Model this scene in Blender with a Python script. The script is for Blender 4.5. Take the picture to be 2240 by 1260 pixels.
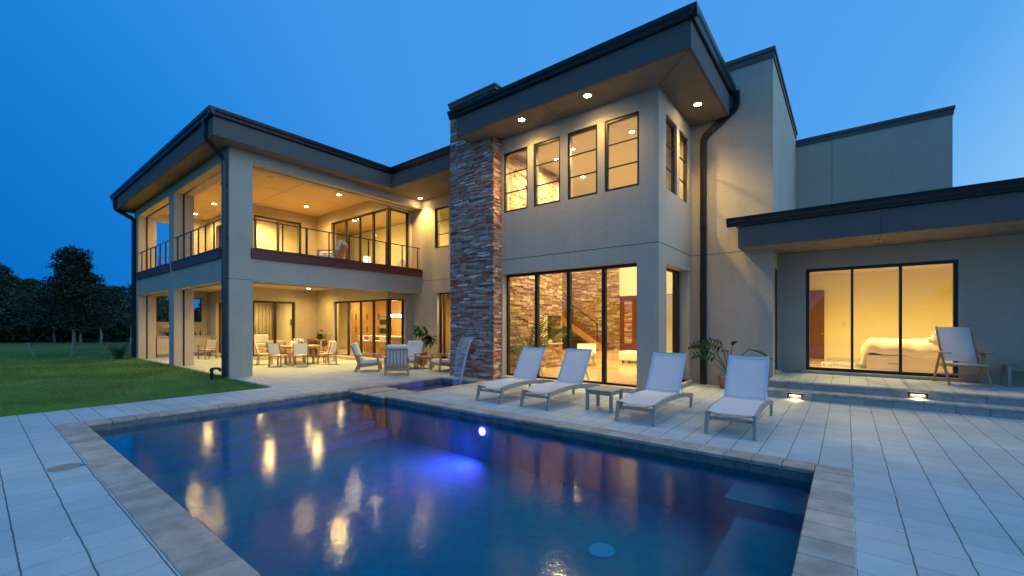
import bpy, bmesh, math, random
import numpy as np
from mathutils import Vector, Matrix
R = math.radians
for o in list(bpy.data.objects): bpy.data.objects.remove(o)
C = bpy.context.scene
COL = C.collection
rnd = random.Random(7)

# ------------------------------------------------------------------ camera
cd = bpy.data.cameras.new('camera'); cam = bpy.data.objects.new('camera', cd); COL.objects.link(cam)
cam.location = (0, 0, 1.5)
cam.rotation_euler = (R(90), 0, math.atan2(0.6178, 0.7863))
cd.sensor_width = 36; cd.lens = 36 * 931.7 / 2240; cd.shift_y = 79 / 2240.0
cd.clip_start = 0.05; cd.clip_end = 900
C.camera = cam
# ------------------------------------------------------------------ view / world / sun
C.view_settings.view_transform = 'Standard'; C.view_settings.look = 'None'
C.view_settings.exposure = 0.0; C.view_settings.gamma = 1.0
C.render.engine = 'CYCLES'
C.cycles.max_bounces = 8; C.cycles.transparent_max_bounces = 24
C.cycles.glossy_bounces = 4; C.cycles.diffuse_bounces = 4
C.cycles.sample_clamp_indirect = 4.0; C.cycles.caustics_reflective = False; C.cycles.caustics_refractive = False
W = bpy.data.worlds.new('World'); C.world = W; W.use_nodes = True
nt = W.node_tree; nt.nodes.clear()
def N(nt, t, **k):
    n = nt.nodes.new(t)
    for a, b in k.items(): setattr(n, a, b)
    return n
out = N(nt, 'ShaderNodeOutputWorld'); bg = N(nt, 'ShaderNodeBackground'); nt.links.new(bg.outputs[0], out.inputs[0])
tc = N(nt, 'ShaderNodeTexCoord'); 
dot = N(nt, 'ShaderNodeVectorMath', operation='DOT_PRODUCT'); nt.links.new(tc.outputs['Generated'], dot.inputs[0])
dot.inputs[1].default_value = (0.98, 0.25, -0.35)          # afterglow side, fading with height
mr = N(nt, 'ShaderNodeMapRange'); sx = N(nt, 'ShaderNodeSeparateXYZ'); nt.links.new(tc.outputs['Generated'], sx.inputs[0])
m1 = N(nt, 'ShaderNodeMath', operation='MULTIPLY'); nt.links.new(sx.outputs[0], m1.inputs[0]); nt.links.new(sx.outputs[2], m1.inputs[1])
m2 = N(nt, 'ShaderNodeMath', operation='MULTIPLY_ADD'); nt.links.new(m1.outputs[0], m2.inputs[0]); m2.inputs[1].default_value = -.55; nt.links.new(dot.outputs['Value'], m2.inputs[2])
nt.links.new(m2.outputs[0], mr.inputs[0])
mr.inputs[1].default_value = -1.0; mr.inputs[2].default_value = 1.2; mr.clamp = True
rp = N(nt, 'ShaderNodeValToRGB'); nt.links.new(mr.outputs[0], rp.inputs[0])
def ramp(cr, pts, interp='LINEAR'):
    cr.interpolation = interp
    while len(cr.elements) > 1: cr.elements.remove(cr.elements[-1])
    cr.elements[0].position = pts[0][0]; cr.elements[0].color = (*pts[0][1], 1)
    for p, c in pts[1:]:
        e = cr.elements.new(p); e.color = (*c, 1)
ramp(rp.color_ramp, [(0, (.0, .10, .45)), (.018, (.0, .145, .56)), (.094, (.010, .225, .70)), (.18, (.048, .293, .80)), (.445, (.074, .342, .84)), (.535, (.088, .37, .85)),
                     (.60, (.205, .52, .92)), (.75, (.45, 1.0, 1.75)), (1, (.74, 1.45, 2.5))])
# a real twilight sky texture carries the horizon glow on top of the deep blue
sky = N(nt, 'ShaderNodeTexSky', sky_type='NISHITA'); sky.sun_disc = False
SUN_EL, SUN_AZ = R(1.0), R(95)
sky.sun_elevation = SUN_EL; sky.sun_rotation = SUN_AZ
add = N(nt, 'ShaderNodeMix', data_type='RGBA', blend_type='ADD'); add.inputs[0].default_value = 1.0
sc = N(nt, 'ShaderNodeMix', data_type='RGBA', blend_type='MULTIPLY'); sc.inputs[0].default_value = 1.0
nt.links.new(sky.outputs[0], sc.inputs[6]); sc.inputs[7].default_value = (.001, .004, .012, 1)
nt.links.new(rp.outputs[0], add.inputs[6]); nt.links.new(sc.outputs[2], add.inputs[7])
nt.links.new(add.outputs[2], bg.inputs[0]); bg.inputs[1].default_value = 1.0
sl = bpy.data.lights.new('sun', 'SUN'); so = bpy.data.objects.new('sun', sl); COL.objects.link(so)
sl.energy = 0.62; sl.angle = R(70); sl.color = (.58, .80, 1.0)
so.rotation_euler = (R(48), 0, R(90))                     # the soft afterglow from the right
# ------------------------------------------------------------------ materials
MAT = {}
def newmat(name):
    m = bpy.data.materials.new(name); m.use_nodes = True; m.node_tree.nodes.clear(); MAT[name] = m
    return m, m.node_tree
def mat(name, col, rough=.6, metal=0, var=.12, vs=3.0, bump=.1, bs=60, stretch=(1, 1, 1), spec=.5, col2=None, emit=None, coat=0):
    m, t = newmat(name)
    o = N(t, 'ShaderNodeOutputMaterial'); p = N(t, 'ShaderNodeBsdfPrincipled'); t.links.new(p.outputs[0], o.inputs[0])
    c = N(t, 'ShaderNodeTexCoord'); mp = N(t, 'ShaderNodeMapping'); mp.inputs['Scale'].default_value = stretch
    t.links.new(c.outputs['Object'], mp.inputs[0])
    n = N(t, 'ShaderNodeTexNoise'); n.inputs['Scale'].default_value = vs; n.inputs['Detail'].default_value = 6; t.links.new(mp.outputs[0], n.inputs['Vector'])
    mx = N(t, 'ShaderNodeMix', data_type='RGBA')
    c2 = col2 or tuple(x * (1 - 2 * var) for x in col); c1 = tuple(min(1, x * (1 + var)) for x in col) if not col2 else col
    mx.inputs[6].default_value = (*c1, 1); mx.inputs[7].default_value = (*c2, 1)
    t.links.new(n.outputs[0], mx.inputs[0]); t.links.new(mx.outputs[2], p.inputs['Base Color'])
    p.inputs['Roughness'].default_value = rough; p.inputs['Metallic'].default_value = metal; p.inputs['Specular IOR Level'].default_value = spec
    if coat: p.inputs['Coat Weight'].default_value = coat
    if bump:
        n2 = N(t, 'ShaderNodeTexNoise'); n2.inputs['Scale'].default_value = bs; n2.inputs['Detail'].default_value = 4; t.links.new(mp.outputs[0], n2.inputs['Vector'])
        b = N(t, 'ShaderNodeBump'); b.inputs['Strength'].default_value = bump; b.inputs['Distance'].default_value = .01
        t.links.new(n2.outputs[0], b.inputs['Height']); t.links.new(b.outputs[0], p.inputs['Normal'])
    return m
def weathered(name, col, streak=.2, blot=.19):
    m, t = newmat(name)
    o = N(t, 'ShaderNodeOutputMaterial'); p = N(t, 'ShaderNodeBsdfPrincipled'); t.links.new(p.outputs[0], o.inputs[0]); c = N(t, 'ShaderNodeTexCoord')
    def nz(sc, det, st=(1, 1, 1)):
        mp = N(t, 'ShaderNodeMapping'); mp.inputs['Scale'].default_value = st; t.links.new(c.outputs['Object'], mp.inputs[0]); n = N(t, 'ShaderNodeTexNoise'); n.inputs['Scale'].default_value = sc; n.inputs['Detail'].default_value = det; n.inputs['Roughness'].default_value = .62; t.links.new(mp.outputs[0], n.inputs['Vector']); return n.outputs[0]
    v = math_(t, 'ADD', math_(t, 'MULTIPLY_ADD', nz(.9, 9), 2 * blot, 1 - blot), math_(t, 'MULTIPLY_ADD', nz(1.0, 6, (7, 7, .35)), streak, -streak / 2))
    v = math_(t, 'ADD', v, math_(t, 'MULTIPLY_ADD', nz(34, 5), .30, -.15))
    sc = N(t, 'ShaderNodeVectorMath', operation='SCALE'); sc.inputs[0].default_value = col; t.links.new(v, sc.inputs['Scale']); t.links.new(sc.outputs[0], p.inputs['Base Color'])
    p.inputs['Roughness'].default_value = .88; b = N(t, 'ShaderNodeBump'); b.inputs['Strength'].default_value = .8; b.inputs['Distance'].default_value = .008
    t.links.new(math_(t, 'ADD', nz(70, 4), math_(t, 'MULTIPLY', nz(9, 4), .9)), b.inputs['Height']); t.links.new(b.outputs[0], p.inputs['Normal'])
def math_(t, op, a, b=None, c=None):
    n = N(t, 'ShaderNodeMath', operation=op)
    for i, v in enumerate((a, b, c)):
        if v is None: continue
        if isinstance(v, (int, float)): n.inputs[i].default_value = v
        else: t.links.new(v, n.inputs[i])
    return n.outputs[0]
def emat(name, col, s):
    m, t = newmat(name)
    o = N(t, 'ShaderNodeOutputMaterial'); e = N(t, 'ShaderNodeEmission'); e.inputs[0].default_value = (*col, 1); e.inputs[1].default_value = s
    t.links.new(e.outputs[0], o.inputs[0]); return m
WARM = (1.0, .72, .28); WARM_OUT = (1.0, .66, .16)
weathered('stucco', (.47, .395, .305))
weathered('stucco_dark', (.115, .10, .092), .1, .12)
mat('soffit', (.22, .18, .13), .85, var=.16, vs=2.2, bump=.2, bs=80)
mat('ceiling_plaster', (.62, .46, .27), .9, var=.06, vs=1.5, bump=.1, bs=80)
mat('interior_wall', (.80, .73, .45), .8, var=.03, vs=1, bump=.05)
mat('interior_white', (.66, .62, .54), .7, var=.02, vs=1, bump=.03)
mat('dark_metal', (.026, .026, .028), .3, metal=.5, var=.2, vs=6, bump=.04, bs=30)
mat('bronze', (.035, .028, .022), .4, metal=.4, var=.1, vs=5, bump=.03)
mat('rail_metal', (.05, .045, .042), .4, metal=.5, var=.1, bump=0)
mat('cable', (.35, .34, .32), .3, metal=.9, bump=0)
mat('band_wood', (.17, .042, .028), .45, var=.3, vs=2.2, stretch=(.6, .6, 14), bump=.15, bs=30)
mat('joint', (.05, .048, .045), .9, bump=0)
mat('teak', (.50, .28, .14), .6, var=.22, vs=5, stretch=(1, 1, 6), bump=.12, bs=50)
mat('teak_grey', (.44, .345, .27), .7, var=.22, vs=5, stretch=(6, 1, 1), bump=.15, bs=50)
mat('cushion', (.80, .78, .76), .9, var=.05, vs=4, bump=.25, bs=9)
mat('travertine_floor', (.62, .47, .30), .12, var=.16, vs=1.6, bump=0, coat=.3)
mat('sill_stone', (.50, .45, .38), .6, var=.16, vs=9, bump=.2, bs=30)
mat('cabinet_wood', (.46, .25, .09), .4, var=.18, vs=2.5, stretch=(8, 8, .6), bump=.05)
mat('black_cabinet', (.02, .017, .015), .35, bump=0)
mat('red_wood', (.16, .045, .02), .35, var=.2, vs=3, stretch=(5, 5, .6), bump=.04)
mat('stair_wood', (.30, .12, .045), .35, var=.2, vs=3, bump=.03)
mat('steel', (.55, .55, .53), .25, metal=.9, bump=0)
mat('black_glass', (.01, .01, .012), .06, bump=0)
mat('bark', (.10, .082, .065), .9, var=.3, vs=7, stretch=(1, 1, .3), bump=.6, bs=18)
mat('bark_pale', (.26, .24, .20), .9, var=.3, vs=5, stretch=(1, 1, .3), bump=.5, bs=14)
mat('rusty_iron', (.07, .03, .018), .7, metal=.4, var=.3, vs=20, bump=.3)
mat('terracotta', (.36, .17, .08), .28, var=.25, vs=5, stretch=(1, 1, .3), bump=.08, coat=.4)
mat('planter_wood', (.40, .24, .13), .6, var=.2, vs=4, stretch=(1, 1, 5), bump=.1)
mat('dark_bowl', (.03, .022, .018), .3, bump=0)
mat('soil', (.04, .028, .018), 1, bump=.5)
mat('white_petal', (.85, .82, .78), .6, var=.05, bump=0)
mat('red_petal', (.6, .03, .03), .5, var=.1, bump=0)
mat('orange_petal', (.42, .10, .03), .5, var=.2, bump=0)
mat('curtain', (.70, .58, .36), .9, var=.05, bump=0)
mat('duvet', (.76, .68, .55), .9, var=.06, vs=3, bump=.8, bs=5)
mat('skimmer', (.30, .25, .20), .8, var=.15, vs=14, bump=.2)
mat('deck_cap', (.52, .50, .46), .5, bump=0)
mat('rope', (.05, .045, .04), .9, bump=0)
mat('pool_plaster', (.016, .27, .33), .8, var=.22, vs=9, bump=.1, bs=60)
mat('spa_plaster', (.20, .20, .17), .8, var=.12, vs=6, bump=.1)
emat('lamp_glow', (1.0, .74, .36), 130)
emat('lamp_glow_soft', (1.0, .74, .40), 9)
emat('violet_glow', (2.0, .14, 1.0), 15)
emat('blue_glow', (.05, .34, .72), .55)

def island_mat(name, pts, rough=.7, noise=.35, ns=9, bump=.4, bs=40, spec=.4, stretch=(1, 1, 1)):
    m, t = newmat(name)
    o = N(t, 'ShaderNodeOutputMaterial'); p = N(t, 'ShaderNodeBsdfPrincipled'); t.links.new(p.outputs[0], o.inputs[0])
    g = N(t, 'ShaderNodeNewGeometry'); r = N(t, 'ShaderNodeValToRGB'); t.links.new(g.outputs['Random Per Island'], r.inputs[0]); ramp(r.color_ramp, pts)
    c = N(t, 'ShaderNodeTexCoord'); mp = N(t, 'ShaderNodeMapping'); mp.inputs['Scale'].default_value = stretch; t.links.new(c.outputs['Object'], mp.inputs[0])
    n = N(t, 'ShaderNodeTexNoise'); n.inputs['Scale'].default_value = ns; n.inputs['Detail'].default_value = 6; t.links.new(mp.outputs[0], n.inputs['Vector'])
    k = N(t, 'ShaderNodeMapRange'); k.inputs[1].default_value = .3; k.inputs[2].default_value = .7; k.inputs[3].default_value = 1 - noise; k.inputs[4].default_value = 1 + noise * .6
    t.links.new(n.outputs[0], k.inputs[0])
    mx = N(t, 'ShaderNodeVectorMath', operation='SCALE'); t.links.new(r.outputs[0], mx.inputs[0]); t.links.new(k.outputs[0], mx.inputs['Scale'])
    t.links.new(mx.outputs[0], p.inputs['Base Color']); p.inputs['Roughness'].default_value = rough; p.inputs['Specular IOR Level'].default_value = spec
    n2 = N(t, 'ShaderNodeTexNoise'); n2.inputs['Scale'].default_value = bs; t.links.new(mp.outputs[0], n2.inputs['Vector'])
    b = N(t, 'ShaderNodeBump'); b.inputs['Strength'].default_value = bump; b.inputs['Distance'].default_value = .01
    t.links.new(n2.outputs[0], b.inputs['Height']); t.links.new(b.outputs[0], p.inputs['Normal'])
    return m
island_mat('ledger_stone', [(0, (.24, .075, .05)), (.22, (.44, .16, .09)), (.36, (.42, .31, .26)), (.48, (.30, .13, .09)), (.6, (.46, .38, .35)),
                            (.72, (.52, .19, .11)), (.88, (.58, .36, .24)), (.97, (.74, .66, .60))])
island_mat('ledger_stone_inside', [(0, (.22, .11, .05)), (.25, (.36, .22, .12)), (.5, (.46, .32, .20)), (.7, (.28, .16, .09)), (.85, (.52, .40, .28)), (1, (.62, .52, .40))])
island_mat('coping_stone', [(0, (.38, .295, .235)), (.3, (.48, .385, .31)), (.55, (.35, .29, .24)), (.8, (.50, .42, .345)), (1, (.43, .34, .275))], .65, .26, 5.5, .35, 60)
island_mat('waterline_tile', [(0, (.10, .11, .10)), (.5, (.17, .17, .15)), (1, (.13, .15, .16))], .3, .3, 14, .15)
island_mat('step_brick', [(0, (.34, .34, .32)), (1, (.44, .42, .38))], .7, .2, 20, .3)
island_mat('nose_brick', [(0, (.42, .38, .33)), (.5, (.50, .47, .42)), (1, (.38, .32, .25))], .6, .2, 20, .2)
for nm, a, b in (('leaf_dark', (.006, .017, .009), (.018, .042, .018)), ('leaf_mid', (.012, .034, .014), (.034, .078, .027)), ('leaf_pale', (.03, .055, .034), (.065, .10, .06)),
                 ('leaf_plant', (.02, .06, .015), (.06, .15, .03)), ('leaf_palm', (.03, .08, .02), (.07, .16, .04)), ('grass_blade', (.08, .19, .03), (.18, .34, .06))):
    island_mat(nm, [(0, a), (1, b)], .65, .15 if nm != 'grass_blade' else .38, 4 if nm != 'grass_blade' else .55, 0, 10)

def sling_mat():
    m, t = newmat('sling')
    o = N(t, 'ShaderNodeOutputMaterial'); d = N(t, 'ShaderNodeBsdfPrincipled'); d.inputs['Base Color'].default_value = (.88, .88, .90, 1); d.inputs['Roughness'].default_value = .8
    tl = N(t, 'ShaderNodeBsdfTranslucent'); tl.inputs[0].default_value = (.7, .7, .72, 1)
    cc = N(t, 'ShaderNodeTexCoord'); nn = N(t, 'ShaderNodeTexNoise'); nn.inputs['Scale'].default_value = 4.5; nn.inputs['Detail'].default_value = 5; t.links.new(cc.outputs['Object'], nn.inputs['Vector'])
    mc = N(t, 'ShaderNodeMix', data_type='RGBA'); mc.inputs[6].default_value = (.82, .76, .73, 1); mc.inputs[7].default_value = (.98, .92, .87, 1); t.links.new(nn.outputs[0], mc.inputs[0]); t.links.new(mc.outputs[2], d.inputs['Base Color'])
    tr = N(t, 'ShaderNodeBsdfTransparent'); m1 = N(t, 'ShaderNodeMixShader'); m2 = N(t, 'ShaderNodeMixShader')
    m1.inputs[0].default_value = .25; t.links.new(d.outputs[0], m1.inputs[1]); t.links.new(tl.outputs[0], m1.inputs[2])
    m2.inputs[0].default_value = .14; t.links.new(m1.outputs[0], m2.inputs[1]); t.links.new(tr.outputs[0], m2.inputs[2]); t.links.new(m2.outputs[0], o.inputs[0])
sling_mat()
def glass_mat(name, tint=(.96, .97, .96), k=1.0):
    m, t = newmat(name)
    o = N(t, 'ShaderNodeOutputMaterial'); f = N(t, 'ShaderNodeFresnel'); f.inputs[0].default_value = 1.45
    tr = N(t, 'ShaderNodeBsdfTransparent'); tr.inputs[0].default_value = (*tint, 1); gl = N(t, 'ShaderNodeBsdfGlossy'); gl.inputs['Roughness'].default_value = 0.0
    mu = N(t, 'ShaderNodeMath', operation='MULTIPLY'); t.links.new(f.outputs[0], mu.inputs[0]); g = N(t, 'ShaderNodeNewGeometry'); iv = N(t, 'ShaderNodeMath', operation='MULTIPLY_ADD'); t.links.new(g.outputs['Backfacing'], iv.inputs[0]); iv.inputs[1].default_value = -k; iv.inputs[2].default_value = k; t.links.new(iv.outputs[0], mu.inputs[1])
    mx = N(t, 'ShaderNodeMixShader'); t.links.new(mu.outputs[0], mx.inputs[0]); t.links.new(tr.outputs[0], mx.inputs[1]); t.links.new(gl.outputs[0], mx.inputs[2]); t.links.new(mx.outputs[0], o.inputs[0])
glass_mat('pane_glass', k=1.8)
def water_mat():
    m, t = newmat('water')
    o = N(t, 'ShaderNodeOutputMaterial'); f = N(t, 'ShaderNodeFresnel'); f.inputs[0].default_value = 1.33
    tr = N(t, 'ShaderNodeBsdfTransparent'); tr.inputs[0].default_value = (.06, .64, .80, 1); gl = N(t, 'ShaderNodeBsdfGlossy'); gl.inputs['Roughness'].default_value = 0.085
    c = N(t, 'ShaderNodeTexCoord'); h = None
    n = N(t, 'ShaderNodeTexNoise'); n.inputs['Scale'].default_value = 17; n.inputs['Detail'].default_value = 2; t.links.new(c.outputs['Object'], n.inputs['Vector'])
    n2 = N(t, 'ShaderNodeTexNoise'); n2.inputs['Scale'].default_value = 45; n2.inputs['Detail'].default_value = 2; t.links.new(c.outputs['Object'], n2.inputs['Vector'])
    b = N(t, 'ShaderNodeBump'); b.inputs['Strength'].default_value = 1.0; b.inputs['Distance'].default_value = .0011; t.links.new(n.outputs[0], b.inputs['Height'])
    b2 = N(t, 'ShaderNodeBump'); b2.inputs['Strength'].default_value = 1.0; b2.inputs['Distance'].default_value = .0007; t.links.new(n2.outputs[0], b2.inputs['Height']); t.links.new(b.outputs[0], b2.inputs['Normal'])
    t.links.new(b2.outputs[0], gl.inputs['Normal'])
    g = N(t, 'ShaderNodeNewGeometry'); iv = N(t, 'ShaderNodeMath', operation='MULTIPLY_ADD'); t.links.new(g.outputs['Backfacing'], iv.inputs[0]); iv.inputs[1].default_value = -1; iv.inputs[2].default_value = 1; mu = N(t, 'ShaderNodeMath', operation='MULTIPLY'); t.links.new(f.outputs[0], mu.inputs[0]); t.links.new(iv.outputs[0], mu.inputs[1])
    mx = N(t, 'ShaderNodeMixShader'); t.links.new(mu.outputs[0], mx.inputs[0]); t.links.new(tr.outputs[0], mx.inputs[1]); t.links.new(gl.outputs[0], mx.inputs[2]); t.links.new(mx.outputs[0], o.inputs[0])
water_mat()
def falls_mat():
    m, t = newmat('falling_water')
    o = N(t, 'ShaderNodeOutputMaterial'); p = N(t, 'ShaderNodeBsdfPrincipled'); p.inputs['Base Color'].default_value = (.75, .75, .78, 1); p.inputs['Roughness'].default_value = .2
    tr = N(t, 'ShaderNodeBsdfTransparent'); c = N(t, 'ShaderNodeTexCoord'); mp = N(t, 'ShaderNodeMapping'); mp.inputs['Scale'].default_value = (34, 3, .5)
    n = N(t, 'ShaderNodeTexNoise'); n.inputs['Scale'].default_value = 1.0; t.links.new(c.outputs['Object'], mp.inputs[0]); t.links.new(mp.outputs[0], n.inputs['Vector'])
    k = N(t, 'ShaderNodeMapRange'); k.inputs[1].default_value = .35; k.inputs[2].default_value = .7; k.inputs[3].default_value = .02; k.inputs[4].default_value = .42; t.links.new(n.outputs[0], k.inputs[0])
    mx = N(t, 'ShaderNodeMixShader'); t.links.new(k.outputs[0], mx.inputs[0]); t.links.new(tr.outputs[0], mx.inputs[1]); t.links.new(p.outputs[0], mx.inputs[2]); t.links.new(mx.outputs[0], o.inputs[0])
falls_mat()
def math_(t, op, a, b=None, c=None):
    n = N(t, 'ShaderNodeMath', operation=op)
    for i, v in enumerate((a, b, c)):
        if v is None: continue
        if isinstance(v, (int, float)): n.inputs[i].default_value = v
        else: t.links.new(v, n.inputs[i])
    return n.outputs[0]
def paving_mat(name, base, region=True, w=.2865, ox=.047, oy=.189):
    m, t = newmat(name)
    o = N(t, 'ShaderNodeOutputMaterial'); p = N(t, 'ShaderNodeBsdfPrincipled'); t.links.new(p.outputs[0], o.inputs[0])
    c = N(t, 'ShaderNodeTexCoord')
    wob = N(t, 'ShaderNodeTexNoise'); wob.inputs['Scale'].default_value = 5; wob.inputs['Detail'].default_value = 2; t.links.new(c.outputs['Object'], wob.inputs['Vector'])
    sp = N(t, 'ShaderNodeSeparateXYZ'); t.links.new(c.outputs['Object'], sp.inputs[0])
    x0, y0 = sp.outputs[0], sp.outputs[1]
    wv = math_(t, 'MULTIPLY_ADD', wob.outputs[0], .016, -.008)
    x = math_(t, 'ADD', x0, wv); y = math_(t, 'ADD', y0, wv)
    fx = math_(t, 'DIVIDE', math_(t, 'SUBTRACT', x, ox), w); fy = math_(t, 'DIVIDE', math_(t, 'SUBTRACT', y, oy), w)
    def edge(f):
        r = math_(t, 'FRACT', f); return math_(t, 'MULTIPLY', math_(t, 'MINIMUM', r, math_(t, 'SUBTRACT', 1.0, r)), w)
    dx, dy = edge(fx), edge(fy)
    if region:
        rg = math_(t, 'MAXIMUM', math_(t, 'LESS_THAN', y0, .776), math_(t, 'LESS_THAN', x0, -9.27))
    else: rg = math_(t, 'MULTIPLY', x0, 0.0)
    wa = math_(t, 'MULTIPLY_ADD', rg, -.0018, .0046); wb = math_(t, 'MULTIPLY_ADD', rg, .0018, .0028)
    la = math_(t, 'LESS_THAN', dx, wa); lb = math_(t, 'LESS_THAN', dy, wb); strong = math_(t, 'MAXIMUM', math_(t, 'MULTIPLY', la, math_(t, 'SUBTRACT', 1.0, rg)), math_(t, 'MULTIPLY', lb, rg))
    line = math_(t, 'MAXIMUM', math_(t, 'MULTIPLY', math_(t, 'MAXIMUM', la, lb), .62), math_(t, 'MULTIPLY', strong, .85))
    cb = N(t, 'ShaderNodeCombineXYZ'); t.links.new(math_(t, 'FLOOR', fx), cb.inputs[0]); t.links.new(math_(t, 'FLOOR', fy), cb.inputs[1])
    wn = N(t, 'ShaderNodeTexWhiteNoise'); t.links.new(cb.outputs[0], wn.inputs['Vector'])
    n1 = N(t, 'ShaderNodeTexNoise'); n1.inputs['Scale'].default_value = 1.1; n1.inputs['Detail'].default_value = 7; t.links.new(c.outputs['Object'], n1.inputs['Vector'])
    n2 = N(t, 'ShaderNodeTexNoise'); n2.inputs['Scale'].default_value = 90; n2.inputs['Detail'].default_value = 3; t.links.new(c.outputs['Object'], n2.inputs['Vector'])
    n3 = N(t, 'ShaderNodeTexNoise'); n3.inputs['Scale'].default_value = 6; n3.inputs['Detail'].default_value = 5; t.links.new(c.outputs['Object'], n3.inputs['Vector'])
    v = math_(t, 'ADD', math_(t, 'MULTIPLY_ADD', wn.outputs['Value'], .11, .95 - .30), math_(t, 'MULTIPLY', n1.outputs[0], .36))
    v = math_(t, 'ADD', v, math_(t, 'MULTIPLY_ADD', n2.outputs[0], .16, -.08))
    v = math_(t, 'ADD', v, math_(t, 'MULTIPLY_ADD', n3.outputs[0], .20, -.10))
    sc = N(t, 'ShaderNodeVectorMath', operation='SCALE'); sc.inputs[0].default_value = base; t.links.new(v, sc.inputs['Scale'])
    mx = N(t, 'ShaderNodeMix', data_type='RGBA'); t.links.new(line, mx.inputs[0]); t.links.new(sc.outputs[0], mx.inputs[6]); mx.inputs[7].default_value = (.055, .05, .045, 1)
    t.links.new(mx.outputs[2], p.inputs['Base Color']); p.inputs['Roughness'].default_value = .72
    hh = math_(t, 'ADD', math_(t, 'MULTIPLY', line, -1.0), math_(t, 'MULTIPLY', n2.outputs[0], .18)); hh = math_(t, 'ADD', hh, math_(t, 'MULTIPLY', wn.outputs['Value'], .3))
    b = N(t, 'ShaderNodeBump'); b.inputs['Strength'].default_value = .5; b.inputs['Distance'].default_value = .004; t.links.new(hh, b.inputs['Height']); t.links.new(b.outputs[0], p.inputs['Normal'])
paving_mat('paving', (.46, .525, .52))
paving_mat('travertine_tiles', (.66, .50, .30), False, .45)
MAT['travertine_tiles'].node_tree.nodes['Principled BSDF'].inputs['Roughness'].default_value = .15
mat('lawn_soil', (.07, .13, .025), 1, var=.35, vs=2.5, bump=.8, bs=50)

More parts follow.
